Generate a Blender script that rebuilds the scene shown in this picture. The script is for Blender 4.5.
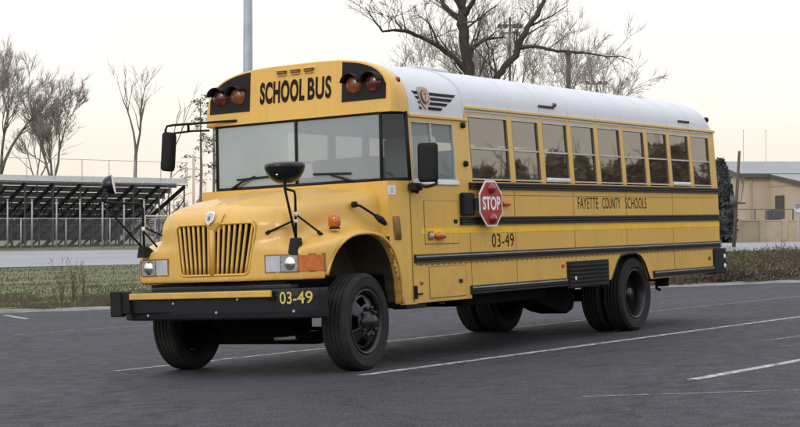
import bpy, bmesh, math, random
import numpy as np
from mathutils import Vector, Matrix, Quaternion
for o in list(bpy.data.objects): bpy.data.objects.remove(o, do_unlink=True)
sc = bpy.context.scene
C = sc.collection
PI = math.pi
# ------------------------------------------------------------------ camera
FPX = 1674.8          # focal length in photo pixels (photo is 800 wide)
CAMZ = 1.13
cd = bpy.data.cameras.new('camera'); cam = bpy.data.objects.new('camera', cd); C.objects.link(cam)
PITCH = 0.01104
cam.location = (0, 0, CAMZ); cam.rotation_euler = (PI/2 + PITCH, 0, 0)
cd.sensor_width = 36; cd.lens = FPX/800*36; cd.clip_start = .1; cd.clip_end = 6000
sc.camera = cam
# ------------------------------------------------------------------ sky, sun, exposure
w = bpy.data.worlds.new('World'); sc.world = w; w.use_nodes = True
nt = w.node_tree; N = nt.nodes; L = nt.links
for n in list(N): N.remove(n)
out = N.new('ShaderNodeOutputWorld'); bg = N.new('ShaderNodeBackground'); bg.inputs['Strength'].default_value = .1
sky = N.new('ShaderNodeTexSky'); sky.sky_type = 'NISHITA'; sky.sun_disc = False
SUN_EL, SUN_AZ = math.radians(24), math.radians(-142)      # azimuth measured from +Y, clockwise from above
sky.sun_elevation = SUN_EL; sky.sun_rotation = SUN_AZ
geo = N.new('ShaderNodeTexCoord'); sep = N.new('ShaderNodeSeparateXYZ'); L.new(geo.outputs['Generated'], sep.inputs[0])
ramp = N.new('ShaderNodeValToRGB'); ramp.color_ramp.interpolation = 'EASE'
cr = ramp.color_ramp.elements
cr[0].position = 0.0; cr[0].color = (.41, .357, .302, 1)
cr[1].position = 1.0; cr[1].color = (.66, .69, .77, 1)
for p_, c_ in ((.035, (.435, .393, .345, 1)), (.10, (.47, .445, .41, 1)), (.3, (.50, .505, .525, 1))):
    e = cr.new(p_); e.color = c_
L.new(sep.outputs['Z'], ramp.inputs[0])
cn = N.new('ShaderNodeTexNoise'); cn.inputs['Scale'].default_value = 2.2; cn.inputs['Detail'].default_value = 5
mp = N.new('ShaderNodeMapping'); mp.inputs['Scale'].default_value = (1, 1, 4); L.new(geo.outputs['Generated'], mp.inputs[0]); L.new(mp.outputs[0], cn.inputs['Vector'])
mr = N.new('ShaderNodeMapRange'); mr.inputs[1].default_value = .3; mr.inputs[2].default_value = .7; mr.inputs[3].default_value = 28.5; mr.inputs[4].default_value = 33
L.new(cn.outputs['Fac'], mr.inputs[0])
mul = N.new('ShaderNodeVectorMath'); mul.operation = 'SCALE'; L.new(ramp.outputs[0], mul.inputs[0]); L.new(mr.outputs[0], mul.inputs['Scale'])
mx = N.new('ShaderNodeMix'); mx.data_type = 'RGBA'; mx.inputs[0].default_value = .88
L.new(sky.outputs[0], mx.inputs[6]); L.new(mul.outputs[0], mx.inputs[7]); L.new(mx.outputs[2], bg.inputs[0]); L.new(bg.outputs[0], out.inputs[0])
sd = bpy.data.lights.new('sun', 'SUN'); sd.energy = 1.0; sd.angle = math.radians(14); sd.color = (1, .93, .82)
sun = bpy.data.objects.new('sun', sd); C.objects.link(sun)
sdir = Vector((math.sin(SUN_AZ)*math.cos(SUN_EL), math.cos(SUN_AZ)*math.cos(SUN_EL), math.sin(SUN_EL)))
sun.rotation_euler = sdir.to_track_quat('Z', 'Y').to_euler(); sun.location = (0, 0, 30)
vs = sc.view_settings; sc.display_settings.display_device = 'sRGB'
vs.view_transform = 'Standard'; vs.look = 'None'; vs.gamma = 1; vs.exposure = -.28; vs.use_curve_mapping = False
# ------------------------------------------------------------------ frames
# the bus (and the gently tilted lot it stands on) has its own frame: x to the tail, y to the door side, z up
bp = dict(c=Vector((-13.0653, -9.9416, 1.1297)), yaw=.5684, pitch=.0209, roll=-.0389)
def _axes():
    cy, sy = math.cos(bp['yaw']), math.sin(bp['yaw']); cp, sp = math.cos(bp['pitch']), math.sin(bp['pitch']); cr_, sr = math.cos(bp['roll']), math.sin(bp['roll'])
    fw = Vector((cy, sy, 0)); rt = Vector((sy, -cy, 0)); up = Vector((0, 0, 1))
    d = fw*cp + up*sp; u = -fw*sp + up*cp
    return rt*cr_ + u*sr, -rt*sr + u*cr_, d
r_, u_, d_ = _axes()
Bb = Matrix((r_, u_, d_)).transposed()
Wb = Matrix((Vector((1, 0, 0)), Vector((0, -math.sin(PITCH), math.cos(PITCH))), Vector((0, math.cos(PITCH), math.sin(PITCH))))).transposed()
R3 = Wb @ Bb.transposed()
BUS = Matrix.Translation(Vector((0, 0, CAMZ)) - R3 @ bp['c']) @ R3.to_4x4()
pn = R3 @ Vector((0, 0, 1)); p0 = BUS @ Vector((0, 0, 0))
def plane_z(x, y): return p0.z - (pn.x*(x-p0.x) + pn.y*(y-p0.y))/pn.z
def clamp(v, a, b): return max(a, min(b, v))
def lerp(a, b, t): return a + (b-a)*t
def interp(x, xs, ys): return float(np.interp(x, xs, ys))
Y_LOT = 38.4
def ground_z(x, y):
    if y <= Y_LOT: return plane_z(clamp(x, -60, 60), max(y, -60))
    xc = clamp(x, -45, 45)
    b38 = (plane_z(1, Y_LOT)-plane_z(0, Y_LOT)); a38 = plane_z(0, Y_LOT)
    ys = [Y_LOT, 60, 75, 100, 150]
    a = interp(y, ys, [a38, a38*.6-.05, -.08, .235, .5]); b = interp(y, ys, [b38, .032, .0223, .0123, 0])
    return a + b*xc
def at(u, v, D): return Vector(((u-400)/FPX*D, D, CAMZ + (232-v)/FPX*D))
rnd = random.Random(7)
# ------------------------------------------------------------------ materials
M = {}
def mat(name, col, rough=.6, metal=0., coat=0., noise=0., nscale=6., bump=0., bscale=40., spec=.5, col2=None, emit=None, stretch=None, detail=6):
    m = bpy.data.materials.new(name); m.use_nodes = True; t = m.node_tree; b = t.nodes['Principled BSDF']
    b.inputs['Base Color'].default_value = (*col, 1); b.inputs['Roughness'].default_value = rough; b.inputs['Metallic'].default_value = metal
    b.inputs['Coat Weight'].default_value = coat; b.inputs['Coat Roughness'].default_value = .12; b.inputs['Specular IOR Level'].default_value = spec
    tc = t.nodes.new('ShaderNodeTexCoord'); vec = tc.outputs['Object']
    if stretch:
        mpp = t.nodes.new('ShaderNodeMapping'); mpp.inputs['Scale'].default_value = stretch; t.links.new(vec, mpp.inputs[0]); vec = mpp.outputs[0]
    if noise or col2:
        n = t.nodes.new('ShaderNodeTexNoise'); n.inputs['Scale'].default_value = nscale; n.inputs['Detail'].default_value = detail; n.inputs['Roughness'].default_value = .6; t.links.new(vec, n.inputs['Vector'])
        r = t.nodes.new('ShaderNodeValToRGB'); t.links.new(n.outputs['Fac'], r.inputs[0])
        c2 = col2 or tuple(c*(1-noise) for c in col); c1 = col if col2 else tuple(min(1, c*(1+noise*.6)) for c in col)
        r.color_ramp.elements[0].position = .32; r.color_ramp.elements[0].color = (*c2, 1)
        r.color_ramp.elements[1].position = .68; r.color_ramp.elements[1].color = (*c1, 1)
        t.links.new(r.outputs[0], b.inputs['Base Color'])
    if bump:
        n2 = t.nodes.new('ShaderNodeTexNoise'); n2.inputs['Scale'].default_value = bscale; n2.inputs['Detail'].default_value = 4; t.links.new(tc.outputs['Object'], n2.inputs['Vector'])
        bb = t.nodes.new('ShaderNodeBump'); bb.inputs['Strength'].default_value = bump; bb.inputs['Distance'].default_value = .02; t.links.new(n2.outputs['Fac'], bb.inputs['Height']); t.links.new(bb.outputs[0], b.inputs['Normal'])
    if emit:
        b.inputs['Emission Color'].default_value = (*emit[:3], 1); b.inputs['Emission Strength'].default_value = emit[3]
    M[name] = m; return m
def glass(name, tint, refl, rough=.02, sheen=0., sheencol=(.5, .5, .48), gcol=(.95, .97, 1)):
    m = bpy.data.materials.new(name); m.use_nodes = True; t = m.node_tree
    for n in list(t.nodes): t.nodes.remove(n)
    o = t.nodes.new('ShaderNodeOutputMaterial'); tr = t.nodes.new('ShaderNodeBsdfTransparent'); tr.inputs[0].default_value = (*tint, 1)
    gl = t.nodes.new('ShaderNodeBsdfGlossy'); gl.inputs['Roughness'].default_value = rough; gl.inputs['Color'].default_value = (*gcol, 1)
    fr = t.nodes.new('ShaderNodeFresnel'); fr.inputs['IOR'].default_value = refl
    tcn = t.nodes.new('ShaderNodeTexCoord'); bn = t.nodes.new('ShaderNodeTexNoise'); bn.inputs['Scale'].default_value = 1.3; t.links.new(tcn.outputs['Object'], bn.inputs['Vector'])
    bu = t.nodes.new('ShaderNodeBump'); bu.inputs['Strength'].default_value = .035; bu.inputs['Distance'].default_value = .05; t.links.new(bn.outputs['Fac'], bu.inputs['Height'])
    t.links.new(bu.outputs[0], gl.inputs['Normal'])
    a = t.nodes.new('ShaderNodeMixShader'); t.links.new(fr.outputs[0], a.inputs[0])
    base = tr.outputs[0]
    if sheen:  # diffuse mix paints a sheen of reflected light onto the pane
        df = t.nodes.new('ShaderNodeBsdfDiffuse'); df.inputs[0].default_value = (*sheencol, 1)
        dm = t.nodes.new('ShaderNodeMixShader')
        dn = t.nodes.new('ShaderNodeTexNoise'); dn.inputs['Scale'].default_value = .9; dn.inputs['Detail'].default_value = 4; t.links.new(tcn.outputs['Object'], dn.inputs['Vector'])
        dr = t.nodes.new('ShaderNodeMapRange'); dr.inputs[1].default_value = .3; dr.inputs[2].default_value = .7; dr.inputs[3].default_value = sheen*.85; dr.inputs[4].default_value = sheen*1.15
        t.links.new(dn.outputs['Fac'], dr.inputs[0]); t.links.new(dr.outputs[0], dm.inputs[0]); t.links.new(base, dm.inputs[1]); t.links.new(df.outputs[0], dm.inputs[2]); base = dm.outputs[0]
    t.links.new(base, a.inputs[1]); t.links.new(gl.outputs[0], a.inputs[2]); t.links.new(a.outputs[0], o.inputs[0])
    M[name] = m; return m
YEL = (.66, .39, .066)
def paint(name, col, dirt=(.30, .20, .09), rough=.3):
    # sun-faded enamel with road film: broad mottling, thin vertical run marks, fine specks
    m = mat(name, col, rough, coat=.25); t = m.node_tree; b = t.nodes['Principled BSDF']; nn = t.nodes; ll = t.links
    tc = nn.new('ShaderNodeTexCoord')
    n1 = nn.new('ShaderNodeTexNoise'); n1.inputs['Scale'].default_value = 1.1; n1.inputs['Detail'].default_value = 6; ll.new(tc.outputs['Object'], n1.inputs['Vector'])
    m1 = nn.new('ShaderNodeMix'); m1.data_type = 'RGBA'; m1.inputs[6].default_value = (*[c*.9 for c in col], 1); m1.inputs[7].default_value = (*[min(1, c*1.08+.01) for c in col], 1)
    ll.new(n1.outputs['Fac'], m1.inputs[0])
    mpn = nn.new('ShaderNodeMapping'); mpn.inputs['Scale'].default_value = (9, 9, .8); ll.new(tc.outputs['Object'], mpn.inputs[0])
    n2 = nn.new('ShaderNodeTexNoise'); n2.inputs['Scale'].default_value = 2; n2.inputs['Detail'].default_value = 5; ll.new(mpn.outputs[0], n2.inputs['Vector'])
    r2 = nn.new('ShaderNodeMapRange'); r2.inputs[1].default_value = .52; r2.inputs[2].default_value = .8; r2.inputs[4].default_value = .24; ll.new(n2.outputs['Fac'], r2.inputs[0])
    m2 = nn.new('ShaderNodeMix'); m2.data_type = 'RGBA'; ll.new(r2.outputs[0], m2.inputs[0]); ll.new(m1.outputs[2], m2.inputs[6]); m2.inputs[7].default_value = (*dirt, 1)
    sx = nn.new('ShaderNodeSeparateXYZ'); ll.new(tc.outputs['Object'], sx.inputs[0])
    zg = nn.new('ShaderNodeMapRange'); zg.inputs[1].default_value = 1.0; zg.inputs[2].default_value = .55; zg.inputs[3].default_value = 0; zg.inputs[4].default_value = 1; ll.new(sx.outputs['Z'], zg.inputs[0])
    n5 = nn.new('ShaderNodeTexNoise'); n5.inputs['Scale'].default_value = 4; n5.inputs['Detail'].default_value = 7; n5.inputs['Roughness'].default_value = .7; ll.new(tc.outputs['Object'], n5.inputs['Vector'])
    r5 = nn.new('ShaderNodeMapRange'); r5.inputs[1].default_value = .42; r5.inputs[2].default_value = .7; r5.inputs[4].default_value = .55; ll.new(n5.outputs['Fac'], r5.inputs[0])
    m5 = nn.new('ShaderNodeMath'); m5.operation = 'MULTIPLY'; ll.new(zg.outputs[0], m5.inputs[0]); ll.new(r5.outputs[0], m5.inputs[1])
    m6 = nn.new('ShaderNodeMix'); m6.data_type = 'RGBA'; ll.new(m5.outputs[0], m6.inputs[0]); ll.new(m2.outputs[2], m6.inputs[6]); m6.inputs[7].default_value = (.20, .15, .095, 1)
    ll.new(m6.outputs[2], b.inputs['Base Color'])
    rr = nn.new('ShaderNodeMapRange'); rr.inputs[3].default_value = rough; rr.inputs[4].default_value = rough+.22; ll.new(n1.outputs['Fac'], rr.inputs[0]); ll.new(rr.outputs[0], b.inputs['Roughness'])
    n3 = nn.new('ShaderNodeTexNoise'); n3.inputs['Scale'].default_value = 3.5; n3.inputs['Detail'].default_value = 2; ll.new(tc.outputs['Object'], n3.inputs['Vector'])
    bu = nn.new('ShaderNodeBump'); bu.inputs['Strength'].default_value = .10; bu.inputs['Distance'].default_value = .02; ll.new(n3.outputs['Fac'], bu.inputs['Height']); ll.new(bu.outputs[0], b.inputs['Normal'])
    return m
paint('bus_yellow', YEL)
paint('hood_yellow', (.64, .375, .066), rough=.33)
M['hood_yellow'].node_tree.nodes['Bump'].inputs['Strength'].default_value = .03
M['hood_yellow'].node_tree.nodes['Principled BSDF'].inputs['Coat Weight'].default_value = .3
paint('roof_white', (.57, .585, .61), dirt=(.5, .5, .49), rough=.4)
mat('seam', (.22, .12, .03), .6)
mat('black_gloss', (.008, .009, .011), .3, noise=.3, spec=.4)
mat('black_rail', (.010, .011, .013), .38, noise=.4, nscale=3, spec=.35)
mat('bumper_black', (.006, .007, .011), .5, spec=.3, noise=.4, nscale=4)
mat('black_matte', (.010, .010, .011), .75, spec=.3, noise=.3)
mat('chassis', (.007, .007, .007), .9, spec=.1, noise=.4)
mat('rubber', (.021, .020, .0185), .82, spec=.3, noise=.35, nscale=9, bump=.25, bscale=60)
mat('hub_black', (.013, .013, .015), .38, noise=.5, nscale=12)
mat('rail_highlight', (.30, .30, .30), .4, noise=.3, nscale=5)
mat('frame_dull', (.20, .15, .09), .6, noise=.2)
mat('alu', (.50, .49, .46), .5, metal=.2, noise=.15)
mat('chrome', (.75, .75, .75), .15, metal=1)
mat('tape', (.90, .53, .02), .35, noise=.1)
mat('letter_black', (.010, .009, .008), .6, spec=.15)
mat('letter_yellow', (.60, .50, .12), .5)
mat('white_paint', (.75, .75, .73), .5, noise=.1)
mat('stop_red', (.40, .018, .025), .38, noise=.15)
mat('lamp_red', (.24, .012, .012), .16, coat=.6, noise=.3, nscale=30)
mat('lamp_amber', (.55, .13, .012), .16, coat=.6, noise=.3, nscale=30)
mat('dull_amber', (.20, .058, .018), .3, coat=.3, noise=.4, nscale=30)
mat('dull_red', (.095, .014, .014), .22, coat=.4, noise=.4, nscale=30)
mat('lens_clear', (.50, .53, .56), .12, metal=.55, noise=.5, nscale=26)
mat('lens_grey', (.46, .48, .52), .3, noise=.2)
mat('seat_brown', (.085, .06, .047), .6, noise=.2)
mat('seat_grey', (.80, .86, .83), .6)
mat('interior_pale', (.42, .44, .42), .7)
mat('interior_dark', (.03, .03, .03), .8)
mat('badge_cream', (.46, .36, .29), .6, noise=.2, nscale=40)
mat('badge_red', (.25, .06, .04), .6)
glass('side_glass', (.52, .47, .42), 2.6, sheen=.06, sheencol=(.46, .38, .30), gcol=(1, .93, .83))
glass('driver_glass', (.85, .9, .9), 1.35, sheen=.26, sheencol=(.62, .70, .68))
glass('wind_glass', (.5, .58, .62), 1.8, sheen=.42, sheencol=(.42, .50, .56))  # bluish sky reflection on the windscreen put into the colour
glass('wind_glass_pale', (.5, .58, .62), 1.8, sheen=.55, sheencol=(.50, .60, .62))  # paler pane: stronger painted reflection
glass('corner_glass', (.28, .31, .33), 1.5, sheen=.05, sheencol=(.3, .35, .4))
mat('mirror_glass', (.8, .82, .85), .05, metal=1)
mat('galv', (.42, .44, .46), .45, metal=.4, noise=.15, nscale=3)
mat('pole_grey', (.33, .36, .40), .5, metal=.2, noise=.15, nscale=2)
mat('bleacher_alu', (.66, .66, .65), .45, metal=.3, noise=.15)
mat('bleacher_dark', (.045, .048, .052), .6, metal=.2, noise=.3)
mat('bleacher_plank', (.19, .195, .205), .6, noise=.3)
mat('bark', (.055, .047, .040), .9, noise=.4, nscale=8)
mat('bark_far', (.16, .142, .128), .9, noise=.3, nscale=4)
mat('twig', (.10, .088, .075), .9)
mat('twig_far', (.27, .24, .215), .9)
mat('pine', (.07, .08, .055), .9, noise=.4, nscale=2)
mat('woods_brown', (.23, .19, .15), .9, noise=.3, nscale=.4)
mat('evergreen', (.06, .07, .068), .9, noise=.5, nscale=1.2)
mat('wood_pole', (.10, .075, .055), .85, noise=.3)
mat('tan_wall', (.50, .41, .31), .85, noise=.10, nscale=.6, bump=.2, bscale=4)
mat('tan_block', (.44, .37, .265), .85, noise=.16, nscale=1.0)
mat('roof_metal', (.24, .245, .25), .6, metal=.0, noise=.12, nscale=1)
mat('fascia_grey', (.07, .075, .08), .6)
mat('door_dark', (.07, .065, .06), .7)
mat('concrete', (.27, .27, .28), .85, noise=.14, nscale=.25)
mat('kerb_stone', (.20, .19, .175), .9, noise=.4, nscale=2.5, bump=.4, bscale=12)
# ground materials
def ground_mat():
    m = mat('grass_ground', (.1, .1, .04), .95); t = m.node_tree; b = t.nodes['Principled BSDF']; nn = t.nodes; ll = t.links
    tc = nn.new('ShaderNodeTexCoord'); n = nn.new('ShaderNodeTexNoise'); n.inputs['Scale'].default_value = .22; n.inputs['Detail'].default_value = 9; n.inputs['Roughness'].default_value = .65
    ll.new(tc.outputs['Object'], n.inputs['Vector']); r = nn.new('ShaderNodeValToRGB'); ll.new(n.outputs['Fac'], r.inputs[0]); e = r.color_ramp.elements
    e[0].position = .36; e[0].color = (.075, .09, .032, 1); e[1].position = .64; e[1].color = (.17, .145, .085, 1)
    k = e.new(.5); k.color = (.115, .115, .05, 1)
    ll.new(r.outputs[0], b.inputs['Base Color'])
ground_mat()
def asphalt():
    m = mat('asphalt', (.05, .05, .055), .85, spec=.18); t = m.node_tree; b = t.nodes['Principled BSDF']; nn = t.nodes; ll = t.links
    tc = nn.new('ShaderNodeTexCoord'); O = tc.outputs['Object']
    def noise(s, d, r=.6, vec=None):
        n = nn.new('ShaderNodeTexNoise'); n.inputs['Scale'].default_value = s; n.inputs['Detail'].default_value = d; n.inputs['Roughness'].default_value = r; ll.new(vec or O, n.inputs['Vector']); return n.outputs['Fac']
    def mixc(f, a, bcol):
        x = nn.new('ShaderNodeMix'); x.data_type = 'RGBA'
        if f is not None: ll.new(f, x.inputs[0])
        for i, v in ((6, a), (7, bcol)):
            if isinstance(v, tuple): x.inputs[i].default_value = (*v, 1)
            else: ll.new(v, x.inputs[i])
        return x.outputs[2]
    def mrng(f, a, b_, c, d):
        x = nn.new('ShaderNodeMapRange'); x.inputs[1].default_value = a; x.inputs[2].default_value = b_; x.inputs[3].default_value = c; x.inputs[4].default_value = d; ll.new(f, x.inputs[0]); return x.outputs[0]
    fine = noise(46, 2, .9); mid = noise(5, 6); 
    mps = nn.new('ShaderNodeMapping'); mps.inputs['Scale'].default_value = (.25, .6, 1); mps.inputs['Rotation'].default_value = (0, 0, .1); ll.new(O, mps.inputs[0])
    big = noise(.8, 5, .6, mps.outputs[0])
    c = mixc(mrng(big, .35, .65, 0, 1), (.021, .021, .0265), (.045, .045, .054))
    c = mixc(mrng(mid, .35, .65, 0, .6), c, (.016, .016, .019))
    c = mixc(mrng(fine, .45, .62, 0, .62), c, (.11, .11, .118)); c = mixc(mrng(fine, .50, .36, 0, .5), c, (.014, .014, .017))
    blot = noise(1.7, 7, .7); c = mixc(mrng(blot, .5, .7, 0, .5), c, (.057, .057, .064))
    # old sealed cracks and worn pale scuffs
    vd = nn.new('ShaderNodeTexVoronoi'); vd.feature = 'DISTANCE_TO_EDGE'; vd.inputs['Scale'].default_value = .35
    wn = nn.new('ShaderNodeTexNoise'); wn.inputs['Scale'].default_value = 1.4; wn.inputs['Detail'].default_value = 5; ll.new(O, wn.inputs['Vector'])
    ad = nn.new('ShaderNodeVectorMath'); ad.operation = 'MULTIPLY_ADD'; ad.inputs[1].default_value = (1.6, 1.6, 0); ll.new(wn.outputs['Color'], ad.inputs[0]); ll.new(O, ad.inputs[2]); ll.new(ad.outputs[0], vd.inputs['Vector'])
    c = mixc(mrng(vd.outputs['Distance'],   .0, .020, .5, 0), c, (.010, .010, .012))
    oil = noise(.55, 4, .6); c = mixc(mrng(oil, .60, .72, 0, .55), c, (.016, .016, .019)); rub = noise(.35, 3, .5); c = mixc(mrng(rub, .56, .70, 0, .30), c, (.080, .080, .084))
    sp = noise(17, 2, .5); c = mixc(mrng(sp, .70, .78, 0, .5), c, (.22, .215, .20))
    ll.new(c, b.inputs['Base Color']); ll.new(mrng(mid, .3, .7, .62, .9), b.inputs['Roughness'])
    bu = nn.new('ShaderNodeBump'); bu.inputs['Strength'].default_value = .5; bu.inputs['Distance'].default_value = .012; ll.new(fine, bu.inputs['Height']); ll.new(bu.outputs[0], b.inputs['Normal'])
asphalt()
def worn_line(name='worn_line', lo=.37, hi=.60, col=(.52, .52, .51)):
    m = mat(name, col, .8); t = m.node_tree; b = t.nodes['Principled BSDF']; nn = t.nodes; ll = t.links
    tc = nn.new('ShaderNodeTexCoord'); n = nn.new('ShaderNodeTexNoise'); n.inputs['Scale'].default_value = 9; n.inputs['Detail'].default_value = 8; n.inputs['Roughness'].default_value = .75; ll.new(tc.outputs['Object'], n.inputs['Vector'])
    r = nn.new('ShaderNodeMapRange'); r.inputs[1].default_value = lo; r.inputs[2].default_value = hi; ll.new(n.outputs['Fac'], r.inputs[0])
    tr = nn.new('ShaderNodeBsdfTransparent'); ms = nn.new('ShaderNodeMixShader'); ll.new(r.outputs[0], ms.inputs[0]); ll.new(tr.outputs[0], ms.inputs[1]); ll.new(b.outputs[0], ms.inputs[2]); ll.new(ms.outputs[0], t.nodes['Material Output'].inputs[0])
worn_line(); worn_line('faint_line', .42, .66, (.34, .34, .34))
def mesh_mat():
    m = mat('chainlink', (.3, .31, .32), .5); t = m.node_tree; b = t.nodes['Principled BSDF']; nn = t.nodes; ll = t.links
    tr = nn.new('ShaderNodeBsdfTransparent'); ms = nn.new('ShaderNodeMixShader'); ms.inputs[0].default_value = .10; ll.new(tr.outputs[0], ms.inputs[1]); ll.new(b.outputs[0], ms.inputs[2]); ll.new(ms.outputs[0], t.nodes['Material Output'].inputs[0])
mesh_mat()
# ------------------------------------------------------------------ mesh helpers
class MB:
    def __init__(s): s.v = []; s.f = []; s.mi = []; s.sm = []; s.m = 0; s.smooth = False
    def add(s, vs_, fs):
        k = len(s.v); s.v += [tuple(v) for v in vs_]
        for f in fs: s.f.append(tuple(i+k for i in f)); s.mi.append(s.m); s.sm.append(s.smooth)
    def box(s, x0, x1, y0, y1, z0, z1):
        s.hexa([(x0,y0,z0),(x1,y0,z0),(x1,y1,z0),(x0,y1,z0),(x0,y0,z1),(x1,y0,z1),(x1,y1,z1),(x0,y1,z1)])
    def hexa(s, p): s.add(p, [(0,3,2,1),(4,5,6,7),(0,1,5,4),(1,2,6,5),(2,3,7,6),(3,0,4,7)])
    def obox(s, c, ax, ay, az):   # oriented box: centre and three half-axis vectors
        c, ax, ay, az = map(Vector, (c, ax, ay, az))
        s.hexa([c-ax-ay-az, c+ax-ay-az, c+ax+ay-az, c-ax+ay-az, c-ax-ay+az, c+ax-ay+az, c+ax+ay+az, c-ax+ay+az])
    def beam(s, a, b, w_, h, up=(0, 0, 1)):
        a, b, up = Vector(a), Vector(b), Vector(up); d = (b-a); t = d.normalized(); r = t.cross(up).normalized(); u2 = r.cross(t)
        s.obox((a+b)/2, d/2, r*w_/2, u2*h/2)
    def prism(s, poly, axis, a, b):   # poly in the two other axes (xz for y, yz for x, xy for z)
        def P(p, k): return {'y': (p[0], k, p[1]), 'x': (k, p[0], p[1]), 'z': (p[0], p[1], k)}[axis]
        n = len(poly); vs_ = [P(p, a) for p in poly] + [P(p, b) for p in poly]
        s.add(vs_, [tuple(range(n))[::-1], tuple(range(n, 2*n))] + [(i, (i+1) % n, n+(i+1) % n, n+i) for i in range(n)])
    def tube(s, pts, rad, n=8, caps=True):
        pts = [Vector(p) for p in pts]; k = len(pts)
        rads = rad if isinstance(rad, (list, tuple)) else [rad]*k
        vs_ = []; prev = None
        for i, p in enumerate(pts):
            t = (pts[min(i+1, k-1)]-pts[max(i-1, 0)])
            if t.length < 1e-9: t = Vector((0, 0, 1))
            t.normalize()
            if prev is None:
                q = Vector((0, 0, 1)) if abs(t.z) < .9 else Vector((1, 0, 0)); r = t.cross(q).normalized()
            else: r = (prev - t*prev.dot(t)).normalized()
            prev = r; u2 = t.cross(r)
            for j in range(n):
                a = 2*PI*j/n; vs_.append(p + (r*math.cos(a)+u2*math.sin(a))*rads[i])
        fs = [(i*n+j, i*n+(j+1) % n, (i+1)*n+(j+1) % n, (i+1)*n+j) for i in range(k-1) for j in range(n)]
        if caps: fs += [tuple(range(n))[::-1], tuple(range((k-1)*n, k*n))]
        s.add(vs_, fs)
    def cyl(s, a, b, r, n=16, r2=None): s.tube([a, b], [r, r if r2 is None else r2], n)
    def lathe(s, prof, c, n=32, axis='y', ang=(0, 2*PI), closed=False):   # prof: (radius, along axis)
        full = abs(ang[1]-ang[0]-2*PI) < 1e-6; m_ = n if full else n+1; vs_ = []
        for j in range(m_):
            a = ang[0]+(ang[1]-ang[0])*j/n; ca, sa = math.cos(a), math.sin(a)
            for (r, h) in prof:
                if axis == 'y': vs_.append((c[0]+r*ca, c[1]+h, c[2]+r*sa))
                elif axis == 'x': vs_.append((c[0]+h, c[1]+r*ca, c[2]+r*sa))
                else: vs_.append((c[0]+r*ca, c[1]+r*sa, c[2]+h))
        k = len(prof); fs = []
        for j in range(n):
            for i in range(k if closed else k-1):
                i2 = (i+1) % k; j2 = (j+1) % m_
                fs.append((j*k+i, j*k+i2, j2*k+i2, j2*k+i))
        s.add(vs_, fs)
    def grid(s, rows):
        h = len(rows); k = len(rows[0]); s.add([p for r in rows for p in r], [(i*k+j, i*k+j+1, (i+1)*k+j+1, (i+1)*k+j) for i in range(h-1) for j in range(k-1)])
    def build(s, name, mats, parent=None, bevel=0, solid=0, label=None, fix=True, seg=2):
        me = bpy.data.meshes.new(name); me.from_pydata(s.v, [], s.f)
        if not isinstance(mats, (list, tuple)): mats = [mats]
        for m_ in mats: me.materials.append(M[m_] if isinstance(m_, str) else m_)
        me.polygons.foreach_set('material_index', s.mi); me.polygons.foreach_set('use_smooth', s.sm); me.update()
        if fix:
            bm = bmesh.new(); bm.from_mesh(me); bmesh.ops.recalc_face_normals(bm, faces=bm.faces); bm.to_mesh(me); bm.free()
        o = bpy.data.objects.new(name, me); C.objects.link(o)
        if parent is not None: o.parent = parent
        if solid: d = o.modifiers.new('solid', 'SOLIDIFY'); d.thickness = solid; d.offset = 0
        if bevel: d = o.modifiers.new('bevel', 'BEVEL'); d.width = bevel; d.segments = seg; d.limit_method = 'ANGLE'; d.angle_limit = .6
        if label: o['label'] = label
        return o
def tag(o, label=None, cat=None, group=None, kind=None):
    for k, v in (('label', label), ('category', cat), ('group', group), ('kind', kind)):
        if v: o[k] = v
    return o
def empty(name, mw=None, loc=None, parent=None):
    o = bpy.data.objects.new(name, None); C.objects.link(o); o.empty_display_size = .3
    if mw is not None: o.matrix_world = mw
    if loc is not None: o.location = loc
    if parent: o.parent = parent
    return o
def text(name, s, origin, X, Y, width, height, material, parent, bold=0., extr=.0015, spacing=1.0):
    cu = bpy.data.curves.new('tmp', 'FONT'); cu.body = s; cu.size = 1; cu.offset = bold; cu.extrude = 0; cu.space_character = spacing; cu.fill_mode = 'FRONT'
    to = bpy.data.objects.new('tmp', cu); C.objects.link(to); dg = bpy.context.evaluated_depsgraph_get(); dg.update()
    me = bpy.data.meshes.new_from_object(to.evaluated_get(dg)); bpy.data.objects.remove(to, do_unlink=True)
    xs = [v.co.x for v in me.vertices]; ys = [v.co.y for v in me.vertices]; x0, x1, y0, y1 = min(xs), max(xs), min(ys), max(ys)
    X, Y = Vector(X), Vector(Y); n = X.cross(Y).normalized()
    for v in me.vertices:
        a = (v.co.x-x0)/(x1-x0)*width; b = (v.co.y-y0)/(y1-y0)*height
        v.co = Vector(origin) + X*a + Y*b + n*extr
    me.materials.clear(); me.materials.append(M[material]); o = bpy.data.objects.new(name, me); C.objects.link(o); o.parent = parent
    return o
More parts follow.
